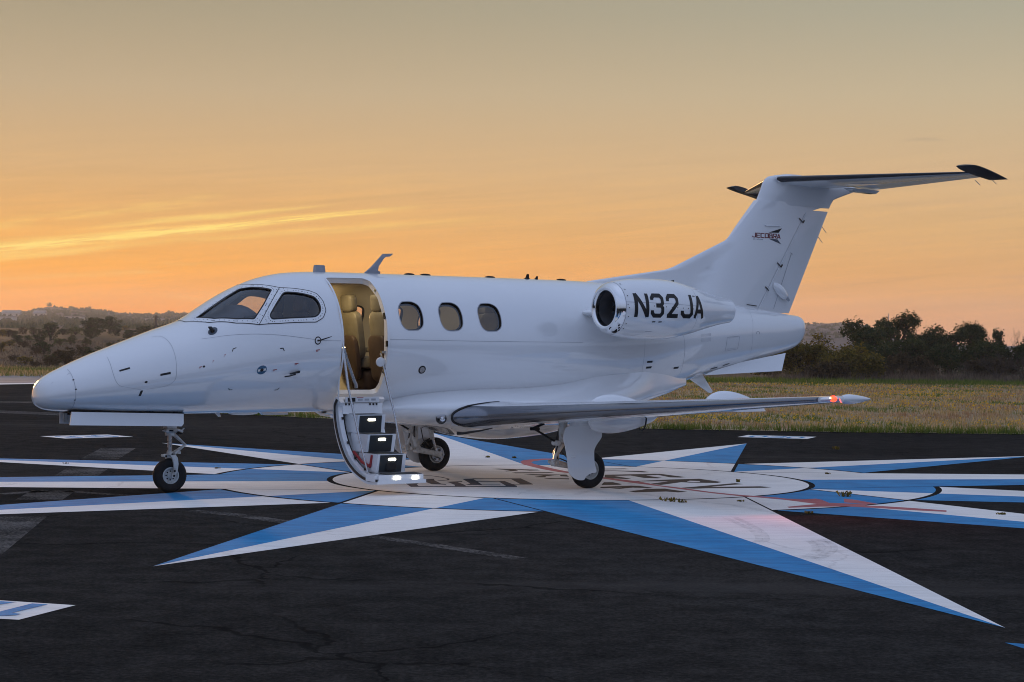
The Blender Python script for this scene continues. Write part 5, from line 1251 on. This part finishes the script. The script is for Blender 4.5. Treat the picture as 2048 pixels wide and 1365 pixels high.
# ------------------------------------------------------------------ aerials, strake
def blade(P, t, name='blade_antenna', m=M_PAINT, y=0.0):
    m2 = MB(); n = len(P); c = (sum(p[0] for p in P)/n, sum(p[1] for p in P)/n)
    loft(m2, [[L3(c[0]+(s-c[0])*k, y+d, c[1]+(z-c[1])*k) for s, z in P] for k, d in ((.75,-t),(1.,-t*.35),(1.,t*.35),(.75,t))]); return m2.build(name, m, jet)
M_ANT = mat('grey_aerial_paint', (.30,.32,.36), .5, spec=.4, fn=lambda T, b, ob, pos, geo: link(ramp(noise(ob, 9., 3), [(.3, (.27,.29,.33)), (.7, (.33,.35,.39))]), b.inputs['Base Color']))
blade([(4.19,2.595),(4.30,2.68),(4.455,2.835),(4.47,2.853),(4.615,2.862),(4.612,2.849),(4.525,2.838),(4.485,2.80),(4.40,2.68),(4.385,2.61),(4.43,2.590)], .016, m=M_ANT)
m2 = MB(); loft(m2, [[L3(3.58+a*w, b*.05*w*9, z) for a, b in ((-1,-1),(1,-1),(1,1),(-1,1))] for z, w in ((2.59,.074),(2.605,.07),(2.675,.062),(2.685,.055))]); m2.build('traffic_antenna', M_ANT, jet)
for s in (4.86,5.10,6.08,7.22):
    m2 = MB(); ellipsoid(m2, L3(s,0,ZT(s)), .075, .05, .020, 16, 8); m2.build('puck_antenna', M_DARK, jet)
blade([(6.60,2.60),(6.64,2.615),(6.665,2.668),(6.695,2.668),(6.70,2.61),(6.73,2.60)], .012, m=M_DARK); blade([(6.76,2.60),(6.80,2.615),(6.82,2.645),(6.84,2.645),(6.84,2.60)], .01, m=M_DARK)
blade([(2.20,.915),(2.255,.862),(2.285,.865),(2.27,.912)], .01)
m2 = MB(); ellipsoid(m2, L3(2.58,.0,.905), .20, .05, .028, 18, 8); m2.build('belly_antenna', M_PAINT, jet)
m2 = MB(); prism(m2, [L3(2.80,.03,.905), L3(3.16,.03,.905), L3(3.16,.03,.878), L3(2.83,.03,.878)], (0,.06,0)); m2.build('belly_antenna', M_PAINT, jet)
blade([(3.52,.915),(3.62,.86),(3.75,.84),(3.75,.92)], .012)
blade([(9.38,1.33),(9.64,1.40),(9.87,1.12),(9.85,1.095),(9.80,1.10)], .02, 'ventral_blade')
m2 = MB(); prism(m2, [L3(9.98,1.090,1.12), L3(9.80,-.03,1.118), L3(9.80,.03,1.118)], (0,0,.004))
for sg in (1, -1):
    m2 = MB(); loft(m2, [[L3(s, sg*(y0+(y1-y0)*q), z0+(z1-z0)*q) for s, y0, z0, y1, z1 in ((9.45,.28,1.40,.30,1.345),(10.15,.22,1.56,.30,1.385),(10.85,.14,1.68,.30,1.412),(10.98,.12,1.75,.29,1.66))] for q in (0,1)], cap=False, closed=True)
    tmp = MB(); P = [L3(9.45,.30*sg,1.350), L3(10.90,.30*sg,1.412), L3(11.0,.27*sg,1.665), L3(10.2,.21*sg,1.53), L3(9.7,.26*sg,1.42)]
    prism(tmp, P, (0,.018*sg,0)); tmp.build('ventral_strake', M_PAINT, jet)

# ------------------------------------------------------------------ meadow grass and flowers
def blades_obj(name, spots, m, kind='stuff'):
    """spots: x, y, z, height, lean radius, number of blades, width"""
    mb = MB()
    for x, y, z, h, rad, n, w in spots:
        for k in range(n):
            a = random.uniform(0, 2*pi); r = random.uniform(0, rad); bx, by = x+r*cos(a), y+r*sin(a)
            l = random.uniform(.15,.65)*h; b2 = random.uniform(0, 2*pi); tx, ty = bx+l*cos(b2), by+l*sin(b2); hh = h*random.uniform(.6,1.1)
            wx, wy = -sin(b2)*w, cos(b2)*w
            mb.add([(bx-wx, by-wy, z), (bx+wx, by+wy, z), (tx, ty, z+hh)], [(0,1,2)])
    me = bpy.data.meshes.new(name); me.from_pydata(mb.v, [], mb.f); me.materials.append(m)
    o = bpy.data.objects.new(name, me); COL.objects.link(o); o['kind'] = kind; return o
random.seed(11)
def edge_y(x):
    P = [(p[0], p[1]) for p in EDGE[:10]][::-1]
    if x <= P[0][0]: return P[0][1]+(P[0][0]-x)*4
    for (a, b), (c, d) in zip(P, P[1:]):
        if x <= c: return b+(d-b)*(x-a)/(c-a)
    return P[-1][1]
dry = []; grn = []; brn = []; flw = MB()
for i in range(36000):
    y = 38+59*random.random()**1.25; hw_ = y*.275+5.0; x = random.uniform(-y*.20, hw_)
    if y < edge_y(x)+random.uniform(-.12,.5): continue
    e = y-edge_y(x); k = y/45.
    patch = sin(x*.9+sin(y*.31)*2)+sin(y*.7+x*.21)
    patch += .8*sin(x*2.3+y*.9)+random.uniform(-.5,.5)
    (grn if (e < 1.8 and random.random() < .55) or patch > .95 else brn if patch < -.9 else dry).append((x, y, .012, (.105 if e > 1.2 else .09)*random.uniform(.5,1.4), .11*k, 4, .008*k))
for i in range(1800):                        # taller tufts along the apron edge
    x = random.uniform(-9.5, 13); e = edge_y(x); c = sin(x*2.1)+sin(x*.83+1)
    if c < -.3 and random.random() < .7: continue
    grn.append((x, e+random.uniform(-.1,.45), .008, random.uniform(.10,.26), .10, 4, .008))
for i in range(2600):                        # greener strip along the far side of the meadow
    y = random.uniform(90, 98); x = random.uniform(2, y*.28); grn.append((x, y, .02, random.uniform(.12,.3), .3, 4, .022))
for i in range(2600):                        # verge behind the runway
    y = random.uniform(88, 116); x = random.uniform(-y*.29, -y*.18)
    (grn if y > 101 and y < 107 or random.random() < .2 else dry).append((x, y, .02, random.uniform(.10,.26), .3, 4, .022))
for i in range(12000):
    y = 40.5+46*random.random()**1.1; x = random.uniform(-y*.16, y*.275+.5)
    if y < edge_y(x)+1.3: continue
    if sin(x*.55+1.1*sin(y*.23))+sin(y*.45+x*.13)+random.uniform(-1.3,1.3) < .15: continue
    k = .021*(y/45)**.7*random.uniform(.7,1.3); z = random.uniform(.08,.16); q = random.uniform(0, 3)
    flw.add([(x+k*cos(q+j*pi/2), y+.6*k*sin(q+j*pi/2), z+k*.8*sin(q*1.7+j*pi/2)) for j in range(4)], [(0,1,2,3)])
M_BROWNG = mat('brown_grass', rough=.85, spec=.05, fn=f_island([(.22,.14,.08), (.36,.24,.14), (.48,.32,.20)], trans=.5))
blades_obj('dry_grass', dry, M_GRASS); blades_obj('brown_grass', brn, M_BROWNG); blades_obj('green_grass', grn, M_GREENG)
me = bpy.data.meshes.new('yellow_flowers'); me.from_pydata(flw.v, [], flw.f); me.materials.append(M_FLOWER)
o = bpy.data.objects.new('yellow_flowers', me); COL.objects.link(o); o['kind'] = 'stuff'

# ------------------------------------------------------------------ weeds in the paint and the apron
WEEDS = [((1340,1004),.10,.30,'low weed mat on the black ring line in front of the white disc'),((1690,994),.14,.20,'bushy weed on the white wedge at the right of the compass rose'),
 ((2002,1030),.05,.16,'flat weed tuft on the white ray at the right edge'),((1675,900),.12,.22,'green weed on bare asphalt beyond the short rays at right'),((1620,1028),.06,.16,'weed beside the blue ray foot under the red arrow'),
 ((1476,965),.08,.10,'small weed on the white disc near the last black letter'),((975,916),.06,.10,'small weed on the white ray behind the right main wheel'),((1028,917),.06,.10,'small weed on the blue ray between the main wheels'),
 ((1480,1004),.04,.13,'dark weed below the ring line right of the long black stroke'),((1655,949),.05,.10,'weed on the white ray left of the upper right ray crossing'),((1365,1006),.07,.14,'weed tuft beside the low weed mat on the ring line'),
 ((132,928),.03,.12,'flat weed on the white ray at the far left'),((434,938),.04,.12,'flat weed on the white ray behind the nose wheel')]
for (px, py), h, r, lab in WEEDS:
    x, y = g0(px, py)
    mb = MB(); random.seed(int(px)); h *= .75; r *= .7
    for k in range(18):
        a = random.uniform(0,2*pi); q = random.uniform(0,r)*.5; l = random.uniform(.2,.9)*h; b2 = random.uniform(0,2*pi); bx, by = q*cos(a), q*sin(a); wx, wy = -sin(b2)*.008, cos(b2)*.008
        mb.add([(bx-wx,by-wy,0),(bx+wx,by+wy,0),(bx+l*cos(b2)*.8+wx*.5,by+l*sin(b2)*.8+wy*.5,h*.6*random.uniform(.5,1.1)),(bx+l*cos(b2)*.5-wx,by+l*sin(b2)*.5-wy,h*random.uniform(.3,.7))],[(0,1,2,3)])
    me = bpy.data.meshes.new('weed'); me.from_pydata(mb.v, [], mb.f); me.materials.append(M_LEAF['olive'])
    o = bpy.data.objects.new('weed', me); COL.objects.link(o); o.location = (x, y, .004); tag(o, lab, 'weed', 'weeds growing through the painted apron')

# ------------------------------------------------------------------ trees and bushes
def branchy(seed, spread, height, trunk_r, n_limb, levels, low=.25, flat=1.0):
    """limb segments [(p0, p1, r0, r1)] and tip points of a tree of the given size"""
    R = random.Random(seed); segs = []; tips = []
    def grow(p, d, l, r, lev):
        q = p+d*l; m_ = p+d*l*.5+Vector((R.uniform(-1,1),R.uniform(-1,1),R.uniform(-.5,.5)))*l*.08
        segs.append((p, m_, r, r*.8)); segs.append((m_, q, r*.8, r*.6))
        if lev == 0: tips.append(q); return
        for k in range(R.choice((2,3,3)) if lev > 1 else R.choice((2,3,4))):
            nd = (d+Vector((R.uniform(-1,1), R.uniform(-1,1), R.uniform(-.35,.65)*flat))*.85).normalized()
            grow(q if k else m_.lerp(q,.7), nd, l*R.uniform(.55,.8), r*.55, lev-1)
        tips.append(q)
    base = Vector((0,0,0)); 
    for k in range(n_limb):
        a = 2*pi*k/n_limb+R.uniform(-.4,.4); t = R.uniform(.35,.8)
        d = Vector((cos(a)*t, sin(a)*t, R.uniform(.6,1.))).normalized()
        grow(base+Vector((0,0,height*low*R.uniform(.6,1.1))), d, height*R.uniform(.26,.36), trunk_r*.6, levels)
    segs.insert(0, (base, Vector((0,0,height*low)), trunk_r, trunk_r*.8))
    mx = max(max(abs(t.x),abs(t.y)) for t in tips) or 1; mz = max(t.z for t in tips)
    sx = spread*.5*.86/mx; sz = height*.93/mz
    f = lambda p: Vector((p.x*sx, p.y*sx, p.z*sz))
    return [(f(a), f(b), r0, r1) for a, b, r0, r1 in segs], [f(t) for t in tips]
def limbs_mesh(name, segs, m, n=5):
    mb = MB()
    for a, b, r0, r1 in segs:
        if (b-a).length < 1e-4: continue
        tube(mb, [a, b], [r0, r1], n, cap=False)
    me = bpy.data.meshes.new(name); me.from_pydata(mb.v, [], mb.f); me.materials.append(m)
    me.polygons.foreach_set('use_smooth', [True]*len(me.polygons)); return me
def leaf_mesh(name, tips, seed, n, clump, size, m, floor=.05, height=1.):
    R = random.Random(seed); mb = MB()
    C = [t+Vector((R.uniform(-1,1),R.uniform(-1,1),R.uniform(-.6,.6)))*clump*.4 for t in tips]
    W = [R.uniform(.35,1.2) for _ in C]
    for k in range(n):
        i = R.choices(range(len(C)), W)[0]; c = C[i]; q = clump*W[i]
        d = Vector((R.gauss(0,1),R.gauss(0,1),R.gauss(0,.75))); d = d.normalized()*q*R.random()**.45
        p = c+d
        if p.z < floor: p.z = floor+R.random()*.1*height
        s = size*R.uniform(.6,1.4); u = Vector((R.gauss(0,1),R.gauss(0,1),R.gauss(0,.6))).normalized(); w = u.orthogonal().normalized(); w = (w*cos(R.random()*6)+u.cross(w)*sin(R.random()*6)).normalized()
        mb.v += [tuple(p-u*s), tuple(p+w*s*.55), tuple(p+u*s), tuple(p-w*s*.55)]; b = len(mb.v)-4; mb.f.append((b,b+1,b+2,b+3))
    me = bpy.data.meshes.new(name); me.from_pydata(mb.v, [], mb.f); me.materials.append(m); return me
def dome(seed, w, h, n):
    R = random.Random(seed); out = []
    while len(out) < n:
        p = Vector((R.uniform(-1,1), R.uniform(-1,1), R.uniform(0,1))); q = p.x*p.x+p.y*p.y+p.z*p.z*.9
        if .25 < q < 1.: out.append(Vector((p.x*w*.44, p.y*w*.44, h*(.10+.82*p.z))))
    return out
def tree(name, label, cat, group, x, y, z, w, h, kind, seed, n_leaf=5200, low=.28, levels=3, limbs=6, leaf=None, trunk_r=None, clump=None):
    r = empty(name, (x, y, z), seed*1.7); tag(r, label, cat, group)
    segs, tips = branchy(seed, w, h, trunk_r or .045*h, limbs, levels, low)
    o = bpy.data.objects.new('trunk', limbs_mesh('trunk', segs, M_BARK)); COL.objects.link(o); o.parent = r
    if low < .2 and n_leaf: tips = tips[::3] + dome(seed+9, w, h, 46)
    if n_leaf:
        o = bpy.data.objects.new('crown', leaf_mesh('crown', tips, seed+50, n_leaf, clump or w*.105, leaf or .072, M_LEAF[kind], h*.12, h)); COL.objects.link(o); o.parent = r
    return r
OAKG = 'dark oaks at the far side of the meadow'
tree('oak_tree', 'tallest round crowned oak against the sky right of the tailplane fin', 'tree', OAKG, 25.0, 125, 0, 3.9, 4.30, 'dark', 21, 6500, .45, 3, 7, clump=.44)
tree('oak_tree', 'dark oak just left of the tallest oak, its crown open at the top', 'tree', OAKG, 21.9, 118, 0, 3.3, 3.65, 'dark', 22, 6500, .4, clump=.42)
tree('oak_tree', 'dark oak stepping down on the right of the tallest oak', 'tree', OAKG, 26.4, 121, 0, 3.0, 3.25, 'dark', 23, 6500, .35, clump=.42)
tree('oak_tree', 'small flat topped oak in the gap between the oak group and the round oak', 'tree', OAKG, 28.0, 122, 0, 2.2, 3.25, 'dark', 24, 4200, .45, clump=.34)
tree('oak_tree', 'compact rounded oak at the right end of the oak row', 'tree', OAKG, 30.1, 124, 0, 2.5, 3.55, 'dark', 25, 5500, .4, clump=.42)
tree('oak_tree', 'slim oak sapling poking above the thicket near the right edge', 'tree', OAKG, 33.3, 130, 0, 1.2, 3.35, 'dark', 26, 900, .6, clump=.2)
TH = 'dark bushes forming the thicket behind the meadow'
for i, (x, y, w, h, kd, lab) in enumerate(((20.4,108,3.5,2.1,'dark','dark bush under the leftmost oak, behind the olive bushes'),(23.1,110,3.8,2.3,'dark','broad dark bush beneath the tallest oak'),
   (25.2,109,3.7,2.15,'dark','dark bush left of the big bare tree at the field edge'),(27.8,111,3.6,2.3,'dark','dark bush below the rounded oak'),(30.0,110,3.4,2.25,'dark','dark bush at the right edge of the picture'),
   (22.0,105,3.2,1.45,'brown','low brown bush in front of the broad dark bush'),(26.6,106,3.4,1.35,'brown','low brown bush behind the big bare tree'),(29.6,105,3.,1.4,'brown','low brown bush at the right edge by the bare trunks'))):
    tree('thicket_bush', lab, 'bush', TH, x, y, 0, w, h, kd, 40+i, 6500, .12, 3, 8, clump=.36)
OL = 'olive bushes behind the jet tail'
for i, (x, y, w, h, lab) in enumerate(((15.6,101,3.6,2.5,'tall olive bush directly behind the tail cone'),(17.5,99,3.5,2.0,'wide olive bush right of the tail, in front of the oaks'),(14.2,103,2.8,1.95,'olive bush half hidden below the tail strake'),(18.5,98.5,1.7,1.2,'low olive bush at the right foot of the wide olive bush'),(16.4,98,2.6,1.0,'low brown green bush at the foot of the tall olive bush'))):
    tree('olive_bush', lab, 'bush', OL, x, y, 0, w, h, 'olive' if i < 4 else 'brown', 60+i, 6500, .1, 3, 9, clump=.36)
BR = 'bare trees and shrubs along the meadow edge'
for i, (x, y, w, h, tr, lab) in enumerate(((25.0,98,2.9,1.9,.05,'bare forked tree with dark trunk at the far meadow edge, right'),(26.2,97.5,2.3,1.7,.05,'bare leaning tree at the right edge of the picture'),(31.4,126,1.7,3.3,.04,'thin bare treetop above the thicket near the right edge'),
   (32.6,122,1.6,3.45,.04,'bare treetop at the far right edge'),(18.2,112,1.5,3.05,.04,'grey leafless tree between the tail and the oaks'),(20.0,98,2.1,1.2,.025,'low grey leafless shrub right of the olive bushes'),(21.8,99,1.8,1.05,.025,'small grey leafless shrub at the middle of the thicket foot'),(23.5,98.5,2.1,1.35,.03,'leafless shrub left of the bare forked tree'),(27.5,99,2.4,1.4,.03,'leafless shrub beyond the bare leaning tree'),(18.9,97.5,1.9,.8,.02,'low bare shrub at the foot of the wide olive bush'))):
    tree('bare_tree', lab, 'tree' if h > 1.5 else 'shrub', BR, x, y, 0, w, h, 'dark', 80+i, 0, .14, 4, 6, trunk_r=tr)
# pale dry brush along the foot of the thicket
random.seed(5); dr = []
for i in range(1500):
    x = random.uniform(13.5, 29); y = 96+random.random()*6; dr.append((x, y, .0, random.uniform(.25,.75), .35, 5, .012))
M_BRUSH = mat('dry_grey_brush', rough=.9, spec=.05, fn=f_island([(.08,.062,.050), (.13,.10,.08), (.19,.145,.115), (.24,.19,.15)], trans=.3))
blades_obj('dry_brush', dr, M_BRUSH)
# scrub slope at left: bushes of a few kinds, each its own size
LB = [(-72.7, 271.0, 2.04, 0.94, 1.02),(-72.0, 272.0, 2.05, 1.73, 1.02),(-78.5, 305.0, 2.46, 1.41, 1.14),(-75.0, 298.0, 2.38, 1.38, 1.12),(-55.9, 230.0, 1.52, 1.73, 1.99),(-68.3, 276.0, 2.1, 1.12, 1.12),(-54.4, 209.0, 1.26, 1.09, 0.85),(-58.1, 228.0, 1.5, 1.05, 0.65),(-71.4, 272.5, 2.06, 0.95, 0.79),(-50.5, 203.0, 1.19, 1.29, 0.93),(-50.2, 190.0, 1.03, 0.99, 0.55),(-46.6, 181.5, 0.92, 1.15, 0.62),(-69.6, 294.5, 2.33, 1.87, 1.02),(-68.1, 296.5, 2.36, 2.23, 1.2),(-62.6, 283.5, 2.19, 3.12, 2.54),(-72.0, 340.0, 2.9, 3.34, 2.65),(-56.8, 256.0, 1.85, 1.92, 1.33),(-47.6, 205.0, 1.21, 1.19, 0.71),(-44.6, 199.0, 1.14, 0.86, 0.68),(-61.5, 294.5, 2.33, 1.87, 1.27),(-83.2, 408.5, 3.76, 1.54, 1.06),(-61.6, 266.5, 1.98, 0.77, 0.46),(-37.3, 151.5, 0.54, 1.31, 0.87),(-36.8, 147.0, 0.49, 0.85, 0.68),(-33.1, 126.0, 0.22, 0.58, 0.43),(-30.8, 120.5, 0.16, 0.98, 0.48),(-27.3, 116.5, 0.11, 1.48, 1.07),(-32.7, 145.0, 0.46, 1.01, 0.83),(-27.3, 125.5, 0.22, 1.89, 1.0),(-28.6, 118.5, 0.13, 1.1, 0.68),(-40.9, 193.5, 1.07, 0.9, 0.44),(-47.8, 237.5, 1.62, 2.2, 1.23),(-56.4, 290.5, 2.28, 2.52, 1.51),(-39.9, 202.5, 1.18, 1.87, 0.93),(-74.0, 405.0, 3.71, 2.81, 1.4),(-46.9, 197.0, 1.11, 1.14, 0.68),(-42.7, 159.0, 0.64, 0.55, 0.82),(-28.2, 116.0, 0.1, 0.87, 0.59),(-28.3, 113.0, 0.06, 0.72, 0.39),(-26.7, 116.5, 0.11, 0.81, 0.33)]
VAR = []
for i, (kd, cl) in enumerate((('dark',.15),('green',.15),('dark',.14),('brown',.16),('olive',.15),('dark',.16))):
    segs, tips = branchy(120+i, 1., 1., .05, 8, 2, .15); tips = tips[::4] + dome(220+i, 1., 1., 30)
    VAR.append((limbs_mesh('trunk', segs, M_BARK, 4), leaf_mesh('crown', tips, 130+i, 2400, cl*.9, .030, M_LEAF[kd], .06, 1.), {'dark':'dark green','green':'fresh green','brown':'brown','olive':'olive'}[kd]))
rows = {'nearest': [], 'second': [], 'third': [], 'farthest': []}
for b in LB: rows['nearest' if b[1] < 150 else 'second' if b[1] < 206 else 'third' if b[1] < 283 else 'farthest'].append(b)
ORD = ['first','second','third','fourth','fifth','sixth','seventh','eighth','ninth','tenth','eleventh','twelfth','thirteenth','fourteenth']
kk = 0
for rn, bl_ in rows.items():
    for j, (x, y, z, w, h) in enumerate(sorted(bl_, key=lambda b: b[0]/b[1])):
        kk += 1; big = h > 1.2
        i = (kk*5+kk//3) % 6 if not big else (kk % 2)*2
        if rn == 'nearest' and kk % 2: i = 3
        tm, cm, cn = VAR[i]
        r = empty('scrub_bush', (x, y, near_z(x, y)-.02), kk*1.1); r.scale = (w*1.35, w*1.35, h*1.18)
        tag(r, f'{cn} {"tall" if big else "low"} scrub bush, {ORD[j]} from the left in the {rn} row of the slope', 'bush', 'bushes on the scrub slope at left')
        for nm, me in (('trunk', tm), ('crown', cm)):
            o = bpy.data.objects.new(nm, me); COL.objects.link(o); o.parent = r
# grass and twigs between the bushes
random.seed(8); sl = []
for i in range(2600):
    y = 110+130*random.random(); x = random.uniform(-y*.29, -y*.19); sl.append((x, y, near_z(x, y), random.uniform(.1,.35), .5, 4, .02))
blades_obj('slope_brush', sl, M_BRUSH)
# dotted scrub on the far hills: too many and too small to count
mb = MB(); random.seed(9)
for i in range(3400):
    y = random.uniform(480, 1505); a = random.uniform(-17, -3) if random.random() < .93 else random.uniform(6, 11); x, z = terr(a, y)
    s = random.uniform(.8, 2.3)*(1 if y > 700 else .8)
    if a > 5: y = random.uniform(800, 1390); x, z = terr(a, y); s *= .9
    for k in range(3):
        p = Vector((x+random.uniform(-.6,.6)*s, y+random.uniform(-.6,.6)*s, z+.3*s)); q = s*random.uniform(.5,.9)
        mb.add([p+Vector((q,0,-.5*q)), p+Vector((-q,0,-.5*q)), p+Vector((0,q,-.5*q)), p+Vector((0,-q,-.5*q)), p+Vector((random.uniform(-.3,.3)*q,0,q*.8))], [(0,2,4),(2,1,4),(1,3,4),(3,0,4)])
me = bpy.data.meshes.new('hill_scrub'); me.from_pydata(mb.v, [], mb.f); me.materials.append(M_LEAF['dark']); o = bpy.data.objects.new('hill_scrub', me); COL.objects.link(o); o['kind'] = 'stuff'
RT = [(-15.4,2.6,'left of the hill brow'),(-14.9,1.8,'a little left of the hill brow'),(-13.68,3.6,'crowning the highest point of the hill'),(-13.1,2.0,'just right of the hill brow'),(-12.55,2.6,'on the long right shoulder of the hill'),(-12.1,2.0,'near the end of the right shoulder'),(-10.25,2.6,'on the second knoll beside the windshield'),(-9.8,2.2,'on the ridge right at the windshield')]
for a, s, lab in RT:
    x, z = terr(a, 1495); tm, cm, cn = VAR[0]
    r = empty('ridge_tree', (x, 1495, z-.3), a); r.scale = (s*1.5, s*1.5, s*1.1); tag(r, 'small dark tree on the skyline '+lab, 'tree', 'trees on the ridge at left')
    for nm, me in (('trunk', tm), ('crown', cm)): o = bpy.data.objects.new(nm, me); COL.objects.link(o); o.parent = r
for k, (a, s) in enumerate(((8.12,1.0),(8.45,.75),(8.62,.9),(8.85,.8),(9.05,1.0),(9.25,.8),(9.55,.7),(9.8,.9))):
    x, z = terr(a, 1400); tm, cm, cn = VAR[(k*2) % 6 if k % 3 else 0]
    r = empty('ridge_tree', (x, 1400, z-.4), a); r.scale = (s*4.4, s*4.4, s*2.9)
    tag(r, f'{ORD[k]} small tree from the left on the distant flat ridge behind the tail', 'tree', 'trees on the flat ridge at right')
    for nm, me in (('trunk', VAR[0][0]), ('crown', VAR[0][1])): o = bpy.data.objects.new(nm, me); COL.objects.link(o); o.parent = r

# ------------------------------------------------------------------ buildings and masts far off
def house(x, y, z, w, d, h, label, flat=False):
    r = empty('hill_house', (x, y, z-.4)); tag(r, label, 'building', 'pale buildings on the far hill')
    m2 = MB(); boxo(m2, (0,0,h/2), w, d, h); m2.build('wall', M_WALL, r, angle=None)
    if flat: m2 = MB(); boxo(m2, (0,0,h+.15), w+.8, d+.8, .3); m2.build('roof', M_ROOF, r, angle=None)
    else:
        m2 = MB(); prism(m2, [(-w/2-.4,-d/2-.4,h+.003),(-w/2-.4,d/2+.4,h+.003),(-w/2-.4,0,h+d*.28)], (w+.8,0,0)); m2.build('roof', M_ROOF, r, angle=None)
    for k in range(max(2, int(w/3.5))):
        m2 = MB(); boxo(m2, (-w/2+(k+.5)*w/max(2,int(w/3.5)), -d/2-.02, h*.55), 1.1, .06, 1.2); m2.build('window', M_DARK, r, angle=None)
for a, y, w, h, flat, lab in ((-14.75,1180,11,2.6,False,'pale long house high on the hillside at the far left'),(-14.95,900,10,2.4,True,'pale low building at the foot of the hill, far left'),(-13.95,1050,6,2.0,False,'small pale cottage on the lower hill left of the tall bushes'),(-13.0,880,9,1.8,True,'low pale shed behind the tall bushes at left'),(-10.65,1000,9.5,1.6,True,'long flat pale roofed building on the hill beside the jet nose')):
    x, z = terr(a, y); house(x, y, z+.2, w, 6, h, lab, flat)
for a, y, h, lab in ((-10.62,420,3.4,'thick dark pole on the hillside beside the jet nose'),(-9.9,430,2.6,'short dark pole right of the thick pole')):
    x, z = terr(a, y); m2 = MB(); tube(m2, [(0,0,0),(0,0,h)], [.35,.28], 8); boxo(m2, (0,0,h*.9), 1.2, .2, .15); o = m2.build('utility_pole', M_BARK); o.location = (x, y, z); tag(o, lab, 'pole')
x, z = terr(11.2, 320); m2 = MB(); tube(m2, [(0,0,0),(0,0,7.6)], [.13,.08], 6); [boxo(m2, (0,0,1.5+k*1.2), .3, .3, .06) for k in range(5)]; o = m2.build('radio_mast', M_LINE); o.location = (x, 320, 0); tag(o, 'thin mast rising behind the oaks right of the tail', 'mast')

# ------------------------------------------------------------------ evening haze
hz = MB(); boxo(hz, (0,0,22.), 3600, 3600, 48.); hm = bpy.data.materials.new('evening_haze'); hm.use_nodes = True; T = hm.node_tree; T.nodes.clear()
pv = T.nodes.new('ShaderNodeVolumePrincipled'); pv.inputs['Color'].default_value = (.80,.86,1.0,1); pv.inputs['Density'].default_value = .00027; pv.inputs['Anisotropy'].default_value = .45
ot = T.nodes.new('ShaderNodeOutputMaterial'); T.links.new(pv.outputs[0], ot.inputs['Volume'])
o = hz.build('haze', hm, angle=None, kind='stuff')
